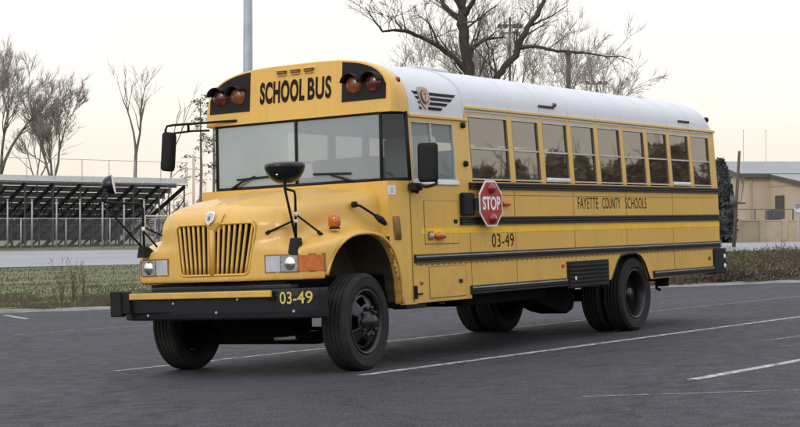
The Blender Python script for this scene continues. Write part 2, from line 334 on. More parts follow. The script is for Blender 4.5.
# ================================================================== GROUND
def build_ground():
    xs = sorted(set([-3000, -1500, -700, -350, -200, -120, -80, -60] + [float(i) for i in range(-48, 49, 2)] + [60, 80, 120, 200, 350, 700, 1500, 3000]))
    ys = [-1500, -500, -200, -100, -60, -30, 0, 20, 30, 36, 38.0, 38.4] + [38.4+i*1.2 for i in range(1, 40)] + [90, 95, 100, 110, 120, 135, 150, 200, 400, 900, 2000, 4000]
    mb = MB(); mb.smooth = True
    mb.grid([[(x, y, ground_z(x, y) - (.03 if y < 38.3 else 0) + (rnd.uniform(-.03, .03) if 39 < y < 74 else 0)) for x in xs] for y in ys])
    tag(mb.build('ground', 'grass_ground'), kind='structure')
    # asphalt lot with a broken far edge
    r = random.Random(3); far = []
    x = -60
    while x <= 60:
        far.append((x, Y_LOT + .25*math.sin(x*.35) + r.uniform(-.16, .16) + .02*abs(x)*0)); x += .5
    mb = MB(); vs_ = [(-60, -55, plane_z(-60, -55)), (60, -55, plane_z(60, -55))] + [(a, b, plane_z(a, b)) for a, b in reversed(far)]
    inv = BUS.inverted(); mb.add([inv @ Vector(v) for v in vs_], [tuple(range(len(vs_)))])
    lot = mb.build('parking_lot', 'asphalt', fix=False); lot.matrix_world = BUS; tag(lot, kind='structure')
    # ragged gravel and kerb edging along the grass
    mb = MB(); rows = []
    for i, (a, b) in enumerate(far):
        t = r.uniform(.25, .55); z = plane_z(a, b)
        rows.append([(a, b-.12-r.uniform(0, .1), z+.004), (a, b, z+.02+r.uniform(0, .03)), (a, b+t, z+.04+r.uniform(0, .03)), (a, b+t+.1, z-.06)])
    mb.grid(rows); tag(mb.build('kerb', 'kerb_stone'), kind='structure')
    # pale road beyond the grass
    mb = MB(); xs2 = [float(i) for i in range(-80, 81, 4)]
    ry = [75, 78, 82, 86, 90, 95, 99, 100]
    mb.grid([[(x, y, ground_z(x, y)+.02) for x in xs2] for y in ry]); tag(mb.build('road', 'concrete'), kind='structure')
build_ground()
def line_strip(name, pts, width, material='worn_line'):
    mb = MB(); L_, R_ = [], []
    for i, (x, y) in enumerate(pts):
        a = Vector(pts[max(i-1, 0)]); b = Vector(pts[min(i+1, len(pts)-1)]); t = (b-a).normalized(); n = Vector((-t.y, t.x))*width/2
        L_.append((x+n.x, y+n.y, .004)); R_.append((x-n.x, y-n.y, .004))
    mb.grid([L_, R_]); o = mb.build(name, material, fix=False); o.matrix_world = BUS; tag(o, kind='structure'); return o
def seg(p, q, n=12): return [(lerp(p[0], q[0], i/n), lerp(p[1], q[1], i/n)) for i in range(n+1)]
line_strip('parking_line', seg((-.35, 1.66), (9.5, .72)), .10)
line_strip('parking_line', seg((-.55, -1.47), (10.5, -2.42)), .125)
line_strip('parking_line', seg((-.65, -4.70), (6, -5.32)), .12)
line_strip('parking_line', seg((-2.1, -4.45), (-1.2, -6.2)), .05, 'faint_line')
line_strip('parking_line', seg((13.2, 17.2), (11.3, 14.6)), .12)
line_strip('parking_line', seg((9.2, 1.0), (16, .2)), .10, 'faint_line')
line_strip('parking_line', seg((4.0, -3.6), (10, -4.3)), .07, 'faint_line')
line_strip('parking_line', seg((6, 9.5), (14, 7.8)), .10, 'faint_line')
# ================================================================== HOOD (surface-netted from a distance field, bus frame)
def smin(a, b, k):
    h = np.clip(.5+.5*(b-a)/k, 0, 1); return b*(1-h)+a*h - k*h*(1-h)
def smax(a, b, k): return -smin(-a, -b, k)
def arch_top(x):   # wheel opening, z as a function of x
    q = np.clip(1-np.abs((x-.02)/.58)**2.5, 0, 1)**(1/2.5); return .58+.70*q
def fender_x(a):   # front face of the fender, swept back at the outer corner
    return -.715 + .8*np.clip(a-.95, 0, 1) + 1.2*np.clip(a-.92, 0, 1)**2
def hood_sdf(x, y, z):
    a = np.abs(y)
    zt = np.interp(x, [-.8, -.74, -.6, -.4, 0, .3, .6], [1.475, 1.525, 1.595, 1.65, 1.715, 1.75, 1.785])
    wd = np.interp(x, [-.8, -.4, .1, .6], [.70, .84, .98, 1.08])
    crown = .065*(a/wd)**2
    cen = smax(a-(wd-.04*(z-1.2)), z-(zt-crown), .15)
    xf = -.80 + .035*np.clip((z-.9)/.55, 0, 1) + .10*np.clip(a/.66, 0, 1)**3 + .22*np.clip(z-1.40, 0, 1)
    cen = smax(cen, xf-x, .09)
    # pair of shallow sculpted creases running back from the emblem
    crease = np.abs(a-(.06+.30*(x+.78)))
    cen = cen - .012*np.exp(-(crease/.035)**2)*np.clip(z-1.35, 0, .1)*10
    zf = np.interp(x, [-.74, -.55, -.3, 0, .2, .4, .52, .62], [1.17, 1.24, 1.33, 1.375, 1.36, 1.27, 1.12, .85])
    zf = zf - .07*np.clip((a-.7)/.5, 0, 1)**2
    ow = np.interp(x, [-.7, -.5, -.3, 0, .6], [1.10, 1.15, 1.18, 1.20, 1.215])
    fen = smax(smax(a-ow, z-zf, .07), fender_x(a)-x, .05)
    fen = np.maximum(fen, .35-a)
    d = smin(cen, fen, .10)
    d = np.maximum(d, x-.63)
    # rear edge of the hood top sits at x = .47
    d = np.maximum(d, np.where(z > 1.34, x-(.55+.02*np.clip((1.5-z)/.2, 0, 1)), -1.))
    bot = np.where(x < -.5, .875, .875); bot = np.where((a > 1.0) & (x > 0), .58, bot)
    d = np.maximum(d, bot-z)
    # wheel opening
    ar = z-arch_top(x); ar = np.where((x < -.56) | (x > .6), .1, ar)
    cut = np.maximum(np.maximum(ar, np.abs(x-.02)-.58), .66-a)
    d = np.maximum(d, -cut)
    # grille recess
    gw = .432 + .042*(z-1.18)/.25
    gr = smax(smax(a-gw, np.abs(z-1.185)-.235, .05), x+.70, .0001)
    gr = np.maximum(gr, -.9-x)
    d = np.maximum(d, -gr)
    return d
def surface_net(f, lo, hi, h):
    nx, ny, nz = [int(round((hi[i]-lo[i])/h))+1 for i in range(3)]
    xs = lo[0]+h*np.arange(nx); ys = lo[1]+h*np.arange(ny); zs = lo[2]+h*np.arange(nz)
    X, Y, Z = np.meshgrid(xs, ys, zs, indexing='ij'); D = f(X, Y, Z).astype(np.float64); ins = D < 0
    acc = np.zeros((nx-1, ny-1, nz-1, 3)); cnt = np.zeros((nx-1, ny-1, nz-1))
    corners = [(i, j, k) for i in (0, 1) for j in (0, 1) for k in (0, 1)]
    def sl(c): return tuple(slice(c[i], (nx, ny, nz)[i]-1+c[i]) for i in range(3))
    for a in corners:
        for ax in range(3):
            if a[ax] == 0:
                b = list(a); b[ax] = 1; b = tuple(b); da, db = D[sl(a)], D[sl(b)]; cr_ = (da < 0) != (db < 0)
                t = np.where(cr_, da/np.where(cr_, da-db, 1), 0)
                for q in range(3): acc[..., q] += np.where(cr_, a[q]+(t if q == ax else 0), 0)
                cnt += cr_
    idx = -np.ones(cnt.shape, int); ok = cnt > 0; idx[ok] = np.arange(ok.sum())
    P = acc[ok]/cnt[ok][:, None]; I = np.argwhere(ok); V = np.array(lo)+h*(I+P)
    F = []
    for ax in range(3):
        o1, o2 = [(1, 2), (2, 0), (0, 1)][ax]
        s0 = [slice(0, n) for n in (nx, ny, nz)]; s1 = list(s0); s0[ax] = slice(0, -1); s1[ax] = slice(1, None)
        cr_ = ins[tuple(s0)] != ins[tuple(s1)]; E_ = np.argwhere(cr_); flip = ins[tuple(s0)][cr_]
        m_ = (E_[:, o1] > 0) & (E_[:, o2] > 0) & (E_[:, o1] < (nx, ny, nz)[o1]-1) & (E_[:, o2] < (nx, ny, nz)[o2]-1); E_ = E_[m_]; flip = flip[m_]
        def at_(d1, d2):
            q = E_.copy(); q[:, o1] -= d1; q[:, o2] -= d2; return idx[q[:, 0], q[:, 1], q[:, 2]]
        q = np.stack([at_(1, 1), at_(0, 1), at_(0, 0), at_(1, 0)], 1); q[~flip] = q[~flip][:, ::-1]; F.append(q)
    return V, np.concatenate(F)
bus = empty('school_bus', mw=BUS)
tag(bus, 'yellow school bus with white roof and red stop sign, parked on the asphalt lot', 'school bus')
def sdf_obj(name, f, lo, hi, h, material, smooth_it=7):
    V, F = surface_net(f, lo, hi, h)
    me = bpy.data.meshes.new(name); me.from_pydata(V.tolist(), [], F.tolist()); me.materials.append(M[material])
    me.polygons.foreach_set('use_smooth', [True]*len(me.polygons)); me.update()
    o = bpy.data.objects.new(name, me); C.objects.link(o); o.parent = bus
    s_ = o.modifiers.new('smooth', 'SMOOTH'); s_.iterations = smooth_it; s_.factor = .5
    return o
mat('well_shade', (.06, .038, .018), .85, noise=.5, nscale=5)  # shade in the wheel wells and under the hood, put into the colour
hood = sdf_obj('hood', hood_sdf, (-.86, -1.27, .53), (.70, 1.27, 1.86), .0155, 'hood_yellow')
hood.data.materials.append(M['well_shade'])
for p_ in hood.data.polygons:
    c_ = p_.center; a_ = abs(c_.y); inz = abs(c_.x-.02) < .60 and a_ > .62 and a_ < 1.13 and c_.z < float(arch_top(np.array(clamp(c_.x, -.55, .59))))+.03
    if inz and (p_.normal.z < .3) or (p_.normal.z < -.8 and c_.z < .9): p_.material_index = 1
# fender lip round each wheel opening
for sgn in (-1, 1):
    mb = MB(); mb.smooth = True; pts = []
    for i in range(41):
        t = PI*i/40; x = .02-.583*math.copysign(abs(math.cos(t))**(2/2.5), math.cos(t)); z = .585+.703*abs(math.sin(t))**(2/2.5)
        if x < -.1 and z < .88: continue
        ow = interp(x, [-.6, -.3, 0, .6], [1.11, 1.17, 1.20, 1.215]); pts.append((x, sgn*(ow-.004), z))
    mb.tube(pts, .016, 8); mb.build('fender_lip', 'hood_yellow', hood)
# shut line where the hood meets the cowl
mb = MB(); mb.smooth = True; pts = []
for i in range(61):
    y_ = lerp(-1.04, 1.04, i/60); zs_ = np.linspace(1.4, 1.85, 451); dv = hood_sdf(np.full(451, .535), np.full(451, y_), zs_)
    if (dv < 0).any(): pts.append((.556, y_, float(zs_[np.where(dv < 0)[0][-1]])+.002))
mb.tube(pts, .008, 6); mb.build('hood_seam', 'seam', hood)
# grille
mb = MB(); mb.m = 0
mb.box(-.712, -.70, -.47, .47, .93, 1.44)
gb = mb.build('grille', 'black_matte', bus)
mb = MB(); mb.smooth = True
for i in range(-7, 8):
    if i == 0: continue
    t = (i)/7.5; xb_ = -.80+.035*.0; 
    pts = []
    for k in range(7):
        z = lerp(.952, 1.418, k/6); gw = .432+.042*(z-1.18)/.25; y = t*(gw-.0)
        xf = -.80+.035*clamp((z-.9)/.55, 0, 1)+.10*(abs(y)/.66)**3
        pts.append((xf+.012, y, z))
    mb.tube(pts, .0140, 8)
mb.build('slat', 'hood_yellow', gb)
mb = MB(); mb.smooth = True
mb.tube([(-.79, 0, .945), (-.785, 0, 1.2), (-.775, 0, 1.43)], .030, 8); mb.build('centre_bar', 'hood_yellow', gb)
mb = MB(); mb.smooth = True      # raised surround
def gpt(y, z):
    return (-.802+.035*clamp((z-.9)/.55, 0, 1)+.10*(abs(y)/.66)**3+.22*max(0, z-1.40)*.6, y, z)
loop = []
for k in range(9): loop.append(gpt(lerp(-.37, .37, k/8), .945))
loop += [gpt(.402, .962)]
for k in range(5): z = lerp(1.0, 1.36, k/4); loop.append(gpt(.442+.042*(z-1.18)/.25, z))
loop += [gpt(.465, 1.40)]
for k in range(9): loop.append(gpt(lerp(.43, -.43, k/8), 1.425))
loop += [gpt(-.465, 1.40)]
for k in range(5): z = lerp(1.36, 1.0, k/4); loop.append(gpt(-.442-.042*(z-1.18)/.25, z))
loop += [gpt(-.402, .962), loop[0]]
mb.tube(loop, .012, 8, caps=False); mb.build('surround', 'hood_yellow', gb)
# emblem: pointed ridge carrying a chrome shield
mb = MB(); mb.smooth = True
mb.lathe([(0, -.02), (.06, -.015), (.085, 0), (.09, .03)], (-.785, 0, 1.475), 20, 'x')
v2 = MB(); v2.add([(-.80, 0, 1.335), (-.775, -.10, 1.44), (-.735, -.12, 1.52), (-.70, 0, 1.56), (-.735, .12, 1.52), (-.775, .10, 1.44), (-.70, -.13, 1.40), (-.70, .13, 1.40), (-.822, 0, 1.43)],
       [(8, 0, 1), (8, 1, 2), (8, 2, 3), (8, 3, 4), (8, 4, 5), (8, 5, 0), (0, 6, 1), (0, 5, 7)]); v2.smooth = True
em = v2.build('emblem_ridge', 'hood_yellow', hood)
def shield(cx, w_, h): return [(cx-w_*.5, h*.36), (cx-w_*.42, h*.5), (cx, h*.56), (cx+w_*.42, h*.5), (cx+w_*.5, h*.36), (cx+w_*.46, -.02), (cx+w_*.25, -h*.32), (cx, -h*.5), (cx-w_*.25, -h*.32), (cx-w_*.46, -.02)]
def shield_plate(name, w_, h, xoff, material, par, zc=1.474):
    mb = MB(); pl = shield(0, w_, h); mb.prism(pl, 'x', -.012, 0)
    o = mb.build(name, material, par, bevel=.004)
    o.matrix_parent_inverse = Matrix.Identity(4); o.location = (xoff, 0, zc); o.rotation_euler = (0, .42, 0); return o
shield_plate('emblem', .10, .135, -.806, 'chrome', em); shield_plate('emblem_face', .078, .108, -.811, 'lens_grey', em); shield_plate('emblem_mark', .03, .045, -.815, 'seam', em)
# cowl and front body below the windscreen
mb = MB(); mb.smooth = True
plan = [(.30, -1.10), (.45, -1.135), (.62, -1.175), (.80, -1.207), (.90, -1.21)]
def arch_r(x): return float(arch_top(np.array(x)))
for sgn in (-1, 1):
    rows = []
    for k in range(9):
        row = []
        for j in range(25):
            x = lerp(.50, .87, j/24); y = sgn*interp(x, [p_[0] for p_ in plan], [-p_[1] for p_ in plan])
            zl = .58 if x > .60 else max(.58, arch_r(x)+.005); zt_ = 1.79
            z = lerp(zl, zt_, k/8); row.append((x, y, z))
        rows.append(row)
    mb.grid(rows)
mb.smooth = False
top = [(.50, -1.147), (.62, -1.175), (.80, -1.207), (.87, -1.21), (.87, 1.21), (.80, 1.207), (.62, 1.175), (.50, 1.147)]
mb.add([(x, y, 1.79) for x, y in top], [tuple(range(8))]); mb.add([(.50, -1.147, 1.25), (.50, 1.147, 1.25), (.50, 1.147, 1.79), (.50, -1.147, 1.79)], [(0, 1, 2, 3)])
mb.build('cowl', 'bus_yellow', bus)
# dark wheel wells / firewall
mb = MB(); mb.box(.60, .66, -1.10, 1.10, .55, 1.5); mb.box(-.55, .6, -.64, .64, .60, .90); mb.build('firewall', 'chassis', bus)
# ================================================================== BODY SHELL
XS, XR = .84, 8.77
def wy(z): return 1.21 - max(0, z-1.80)*.045
def side_prism(mb, poly, sgn, y0, y1):   # poly in x,z pressed between outward offsets y0..y1 following the tumblehome
    n = len(poly); a = [(x, sgn*(wy(z)+y0), z) for x, z in poly]; b = [(x, sgn*(wy(z)+y1), z) for x, z in poly]
    mb.add(a+b, [tuple(range(n))[::-1], tuple(range(n, 2*n))] + [(i, (i+1) % n, n+(i+1) % n, n+i) for i in range(n)])
def rect(x0, x1, z0, z1): return [(x0, z0), (x1, z0), (x1, z1), (x0, z1)]
archp = [(5.26, .62), (5.33, .72), (5.47, .88), (5.56, .935), (5.74, .955), (5.98, .955), (6.12, .92), (6.24, .83), (6.34, .68), (6.38, .62)]
lowpoly = [(XS, .585), (1.93, .585), (1.93, .655), (4.07, .655)] + [(5.26, .655)] + archp[1:-1] + [(6.38, .62), (XR, .635), (XR, 1.80), (XS, 1.80)]
X1, PIT = 2.917, .711
divs = [X1+i*PIT for i in range(9)]
win_spans = [(2.035, X1-.055)] + [(divs[i]+.055, divs[i+1]-.055) for i in range(8)]
for sgn in (-1, 1):
    mb = MB(); side_prism(mb, lowpoly, sgn, -.03, 0)
    # window pillars, sill and header
    if sgn < 0:
        side_prism(mb, rect(XS, .885, 1.80, 2.56), sgn, -.03, 0); side_prism(mb, rect(1.71, 2.035, 1.80, 2.56), sgn, -.03, 0); side_prism(mb, rect(.885, 1.71, 2.39, 2.56), sgn, -.03, 0)
    else:
        side_prism(mb, rect(XS, 2.035, 1.80, 2.56), sgn, -.03, 0)
    for i in range(8): side_prism(mb, rect(divs[i]-.055, divs[i]+.055, 1.80, 2.56), sgn, -.03, .004)
    side_prism(mb, rect(divs[8]-.055, XR, 1.80, 2.56), sgn, -.03, 0)
    side_prism(mb, rect(2.035, divs[8]-.055, 2.505, 2.56), sgn, -.03, 0)
    mb.build('side_wall', 'bus_yellow', bus, bevel=.004)
# rear wall, floor
mb = MB(); mb.box(XR-.03, XR, -1.18, 1.18, .64, 2.6)
rw = mb.build('rear_wall', 'bus_yellow', bus, bevel=.02)
mb = MB(); mb.box(XR, XR+.02, -.45, .45, .75, 2.45); ed = mb.build('emergency_door', 'bus_yellow', rw, bevel=.005)
mb = MB(); mb.box(XR+.02, XR+.03, -.35, .35, 1.75, 2.35); mb.build('rear_window', 'black_gloss', rw)
mb = MB(); mb.box(.75, XR-.03, -1.17, 1.17, .96, 1.0); mb.build('floor_deck', 'interior_dark', bus)
# roof
def roof_sec(x, z0, Y0, H, n=2.4, k=26):
    r = []
    for i in range(k+1):
        t = PI*i/k; c, s_ = math.cos(t), math.sin(t)
        r.append((x, -Y0*math.copysign(abs(c)**(2/n), c), z0+H*abs(s_)**(2/n)))
    return r
Y0, H0, Z0 = 1.181, .55, 2.50
mb = MB(); mb.smooth = True
rows = [roof_sec(x, 2.43, 1.186, .62, 3.0, 40) for x in (.87, 1.2, 1.6, 1.945)]
mb.grid(rows)
roof_f = mb.build('front_roof_panel', 'roof_white', bus, fix=True)
mb = MB(); mb.smooth = True
rows = [roof_sec(x, 2.53, Y0+.004, .525, 2.8) for x in [1.945]+divs[:8]+[8.45]]
for i in range(1, 9):
    ph = PI/2*i/8; rows.append(roof_sec(8.45+.32*math.sin(ph), 2.53, Y0+.004-.05*(1-math.cos(ph)), .525*(1-.62*(1-math.cos(ph))), 2.8))
mb.grid(rows); n_ = 27; k_ = len(mb.v)-n_; mb.add([mb.v[k_+i] for i in range(n_)], [tuple(range(n_))])
roof = mb.build('roof', 'roof_white', bus)
mb = MB(); mb.smooth = True      # bow seams
for x in divs[:8]: mb.tube([p_ for p_ in roof_sec(x, 2.53, Y0+.004, .526, 2.8)], .0045, 5)
mb.tube(roof_sec(1.945, 2.44, 1.188, .614, 3.0, 40), .009, 6)
mb.build('roof_seam', 'roof_white', roof)
mb = MB(); mb.box(2.05, 2.75, -.55, .05, 3.035, 3.075); mb.build('roof_hatch', 'roof_white', roof, bevel=.02)
for sgn in (-1, 1):
    mb = MB(); side_prism(mb, rect(1.95, XR, 2.556, 2.585), sgn, -.01, .028); mb.build('gutter', 'bus_yellow', bus, bevel=.005)
    mb = MB(); side_prism(mb, rect(.86, 2.0, 2.425, 2.455), sgn, -.012, .022); mb.build('gutter', 'bus_yellow', bus, bevel=.005)
# front cap above the windscreen
mb = MB(); mb.smooth = True; rows = []
LEAN = .10
XF = .60
def cap_sec(ph):
    s_, c = math.sin(ph), math.cos(ph); rr = []
    for (x, y, z) in roof_sec(0, 2.47, 1.188-.055*(1-c), .582-.022*(1-c), 3.0+.6*s_, 60): rr.append((.80-.20*s_+LEAN*(z-2.5)*s_, y, z))
    return rr
rows = [[(.875, y, z) for (x, y, z) in roof_sec(0, 2.43, 1.190, .624, 3.0, 60)], [(.80, y, z) for (x, y, z) in roof_sec(0, 2.47, 1.188, .582, 3.0, 60)]]
for i in range(1, 9): rows.append(cap_sec(PI/2*i/8))
mb.grid(rows); last = rows[-1]; mb.smooth = False; mb.add(last, [tuple(range(len(last)))])
low = [r[0] for r in rows]+[r[-1] for r in rows[::-1]]; mb.add(low, [tuple(range(len(low)))])
cap = mb.build('front_cap', 'bus_yellow', bus, fix=True)
# visor band under the cap: lower header strip
def fx(z): return XF + LEAN*(z-2.5)
def cap_curve_z(y, inset=.0):    # height of the face's top outline at y
    Yc, Hc, n = 1.133-inset, .56-inset, 3.6
    return 2.47+Hc*max(0, 1-(abs(y)/Yc)**n)**(1/n)
# black warning-lamp panels that follow the roof curve
for sgn in (-1, 1):
    mb = MB(); pts = [(sgn*.575, 2.60)]; 
    ys_ = [.575+(1.095-.575)*i/12 for i in range(13)]
    top_ = [(sgn*y, cap_curve_z(y, .012)) for y in ys_]
    pts = [(sgn*.575, 2.60)] + top_ + [(sgn*1.095, 2.60)]
    vs_ = [(fx(z)-.006, y, z) for y, z in pts] + [(fx(z)+.004, y, z) for y, z in pts]; n = len(pts)
    mb.add(vs_, [tuple(range(n)), tuple(range(n, 2*n))]+[(i, (i+1) % n, n+(i+1) % n, n+i) for i in range(n)])
    wrap = mb.build('lamp_panel', 'black_matte', cap)
    for y, col, nm in ((.725, 'dull_amber', 'amber_lamp'), (.955, 'dull_red', 'red_lamp')):
        zc = 2.765; mb = MB(); mb.smooth = True
        mb.lathe([(.001, -.045), (.05, -.04), (.08, -.025), (.092, 0)], (fx(zc)-.012, sgn*y, zc), 24, 'x'); mb.build(nm, col, wrap)
        mb = MB(); mb.smooth = True
        mb.lathe([(.100, -.11), (.106, -.05), (.106, .01)], (fx(zc)-.01, sgn*y, zc), 20, 'x', ang=(.05*PI, .80*PI) if sgn > 0 else (.05*PI, .95*PI)); mb.build('lamp_hood', 'black_matte', wrap, solid=.006)
# SCHOOL BUS (front)
def ftext(name, s, yl, yr, z0, z1, mat_, par, bold=.02, xo=.003, face=None, spacing=1.0):
    X = Vector((0, -1, 0)); Y = Vector((LEAN, 0, 1)).normalized() if face is None else Vector((0, 0, 1)); x = fx(z0) if face is None else face
    return text(name, s, (x-xo, yl, z0), X, Y, yl-yr, z1-z0, mat_, par, bold=bold, spacing=spacing)
ftext('lettering', 'SCHOOL', .445, -.115, 2.655, 2.885, 'letter_black', cap, .043, spacing=1.10); ftext('lettering', 'BUS', -.155, -.445, 2.655, 2.885, 'letter_black', cap, .032, spacing=1.10)
# three marker lamps above the sign
for y in (.17, .0, -.17):
    mb = MB(); mb.box(fx(2.955)-.035, fx(2.955)+.02, y-.05, y+.05, 2.945, 2.975); mb.build('marker_lamp', 'seam', cap, bevel=.008)
    mb = MB(); mb.box(fx(2.955)-.045, fx(2.955)+.02, y-.06, y+.06, 2.975, 2.985); mb.box(fx(2.94)-.02, fx(2.955)+.02, y-.055, y+.055, 2.930, 2.944); mb.build('marker_cover', 'hood_yellow', cap, bevel=.003)
for sgn in (-1, 1):
    mb = MB(); mb.smooth = True; mb.lathe([(.001, 0), (.02, .005), (.03, .02), (.033, .04)], (.765, sgn*1.115, 2.79), 14, 'x'); o = mb.build('side_marker_lamp', 'lamp_red', cap)
    o.scale = (1, 1, 1)
# ---- windscreen
WZ0, WZ1 = 1.80, 2.475
def wx(z): return .60+.02*(z-WZ0)/(WZ1-WZ0)
for (ya, yb) in ((1.02, .012), (-.012, -1.02)):
    mb = MB(); mb.add([(wx(WZ0), ya, WZ0), (wx(WZ0), yb, WZ0), (wx(WZ1), yb, WZ1), (wx(WZ1), ya, WZ1)], [(0, 1, 2, 3)]); mb.build('windscreen', 'wind_glass_pale' if ya > 1 else 'wind_glass', bus, fix=False)
for sgn in (-1, 1):
    mb = MB(); mb.add([(wx(WZ0), sgn*1.02, WZ0), (.82, sgn*1.2, WZ0), (.82, sgn*1.175, WZ1), (wx(WZ1), sgn*1.02, WZ1)], [(0, 1, 2, 3)]); mb.build('corner_window', 'corner_glass', bus, fix=False)
mb = MB(); mb.smooth = True
def rnd_path(p, r_): mb.tube(p, r_, 8)
for z in (WZ0+.005, WZ1-.005): rnd_path([(.82, -1.2+.02*(z > 2), z), (wx(z)-.004, -1.02, z), (wx(z)-.004, 0, z), (wx(z)-.004, 1.02, z), (.82, 1.2-.02*(z > 2), z)], .020)
for y in (-1.02, 1.02): rnd_path([(wx(WZ0)-.004, y, WZ0), (wx(WZ1)-.004, y, WZ1)], .017)
rnd_path([(wx(WZ0)-.006, 0, WZ0), (wx(WZ1)-.006, 0, WZ1)], .016)
for sgn in (-1, 1): rnd_path([(.825, sgn*1.2, WZ0), (.825, sgn*1.178, WZ1)], .020)
mb.build('windscreen_gasket', 'black_matte', bus)
# ---- driver window
def pane(mb, x0, x1, z0, z1, sgn, off=-.016): mb.add([(x0, sgn*(wy(z0)+off), z0), (x1, sgn*(wy(z0)+off), z0), (x1, sgn*(wy(z1)+off), z1), (x0, sgn*(wy(z1)+off), z1)], [(0, 1, 2, 3)])
def wframe(name, x0, x1, z0, z1, sgn, t=.016, mid=None, mids=None, material='alu', side=None, topt=None):
    mb = MB(); ts = side or t; tt = topt or t
    side_prism(mb, rect(x0, x1, z1-tt, z1), sgn, -.025, .004); side_prism(mb, rect(x0, x1, z0, z0+t), sgn, -.025, .006)
    mb.m = 1 if side else 0; side_prism(mb, rect(x0, x0+ts, z0+t, z1-tt), sgn, -.025, .002); side_prism(mb, rect(x1-ts, x1, z0+t, z1-tt), sgn, -.025, .002); mb.m = 0
    if mid: side_prism(mb, rect(x0+ts, x1-ts, mid-.009, mid+.009), sgn, -.024, .001)
    if mids: side_prism(mb, rect(mids-.013, mids+.013, z0+t, z1-tt), sgn, -.024, .001)
    return mb.build(name, [material, 'frame_dull'], bus)
dw = wframe('driver_window', .885, 1.71, 1.80, 2.39, -1, mids=1.27)
mb = MB(); pane(mb, .90, 1.70, 1.81, 2.38, -1); mb.build('pane', 'driver_glass', dw, fix=False)
mb = MB(); side_prism(mb, rect(.87, 1.74, 1.755, 1.80), -1, -.01, .016); mb.build('window_sill', 'white_paint', dw, bevel=.006)
for sgn in (-1, 1):
    for i, (a, b) in enumerate(win_spans):
        f = wframe('window', a, b, 1.815, 2.505, sgn, t=.016, mid=2.15, side=.009, topt=.03)
        mb = MB(); pane(mb, a+.008, b-.008, 1.83, 2.49, sgn); mb.build('pane', 'side_glass', f, fix=False)
        if sgn < 0 and i in (2, 7):      # dropped white sash bars
            mb = MB(); side_prism(mb, rect(a+.01, b-.01, 1.832, 1.862), sgn, -.014, .008); mb.build('sash', 'white_paint', f)
# ---- rub rails, tape, seams
def rail(x0, x1, z0, z1, sgn, hi_=False):
    mb = MB(); n = 3; h = (z1-z0); prof = []
    for i in range(n):
        a = z0+h*i/n; prof += [(a+.002, .006), (a+h*.07, .024), (a+h/n-h*.07, .024), (a+h/n-.002, .006)]
    prof = [(z0, 0)] + prof + [(z1, 0)]
    pts = [[(x, sgn*(wy(z)+o), z) for z, o in prof] for x in (x0, x1)]
    mb.grid(pts)
    for e in pts: mb.add(e, [tuple(range(len(e)))])
    o = mb.build('rub_rail', 'black_rail', bus)
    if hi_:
        mb = MB(); side_prism(mb, rect(x0+.01, x1-.01, z1-.030, z1-.016), sgn, .018, .0275); mb.build('highlight_strip', 'rail_highlight', o)  # pale strip paints a highlight along the upper edge of the rail
for sgn in (-1, 1):
    rail(1.95, XR, 1.715, 1.79, sgn); rail(1.74 if sgn < 0 else 2.0, XR, 1.345, 1.43, sgn)
    rail(.83 if sgn < 0 else 2.0, XR, .98, 1.065, sgn, True); rail(1.90, 4.07, .625, .72, sgn, True); rail(6.49, 8.48, .635, .725, sgn, True)
    mb = MB(); side_prism(mb, rect(.97 if sgn < 0 else 2.0, XR, 1.262, 1.322), sgn, .0005, .003); mb.build('reflective_tape', 'tape', bus)
mb = MB()
for x in [divs[i] for i in (0, 2, 4, 6)]+[1.94]:
    side_prism(mb, rect(x-.003, x+.003, .66 if x < 5 or x > 6.5 else .96, 1.715), -1, .0002, .0026)
side_prism(mb, rect(.795, .803, .60, 1.79), -1, .0002, .004)
side_prism(mb, rect(2.0, 8.7, 1.655, 1.660), -1, .0002, .0028)
for i in range(0): pass
mb.build('panel_seam', 'seam', bus)
pts_ = [(.86, .976)]
x = .86
while x < 8.7: pts_ += [(x, .962), (x+.07, .962), (x+.075, .950), (x+.105, .950)]; x += .11
pts_ += [(x, .962), (x, .976)]
mb = MB(); side_prism(mb, pts_, -1, .001, .005); mb.build('drip_flange', 'seam', bus)
def hatch(x0, x1, z0, z1, latch=None, name='side_hatch'):
    mb = MB(); side_prism(mb, rect(x0, x1, z0, z1), -1, .001, .007); o = mb.build(name, 'bus_yellow', bus, bevel=.003)
    mb = MB(); t = .007
    for r in (rect(x0-t, x1+t, z0-t, z0), rect(x0-t, x1+t, z1, z1+t), rect(x0-t, x0, z0, z1), rect(x1, x1+t, z0, z1)): side_prism(mb, r, -1, .0004, .0035)
    mb.build('hatch_gap', 'seam', o)
    if latch:
        mb = MB(); side_prism(mb, rect(latch[0]-.035, latch[0]+.035, latch[1]-.02, latch[1]+.02), -1, .0085, .013); mb.build('latch', 'black_matte', o, bevel=.003)
    return o
hatch(1.05, 1.70, 1.165, 1.59, (1.64, 1.385))
# tape across the hatch
mb = MB(); side_prism(mb, rect(1.06, 1.69, 1.264, 1.320), -1, .0075, .0095); mb.build('reflective_tape', 'tape', bus)
mb = MB(); side_prism(mb, rect(1.09, 1.19, 1.20, 1.29), -1, .008, .014); o = mb.build('latch_plate', 'seam', bus, bevel=.004)
mb = MB(); mb.smooth = True; mb.lathe([(.001, -.035), (.022, -.028), (.032, 0)], (1.145, -1.222, 1.245), 14, 'y'); mb.build('lamp_socket', 'badge_cream', o)
mb = MB(); mb.smooth = True
mb.tube([(1.21, -1.225, 1.245), (1.25, -1.25, 1.245), (1.33, -1.255, 1.24), (1.41, -1.225, 1.235)], [.012, .036, .034, .010], 10); mb.build('side_turn_lamp', 'lamp_amber', bus)
h2 = hatch(1.10, 1.80, .625, .93, (1.70, .775))
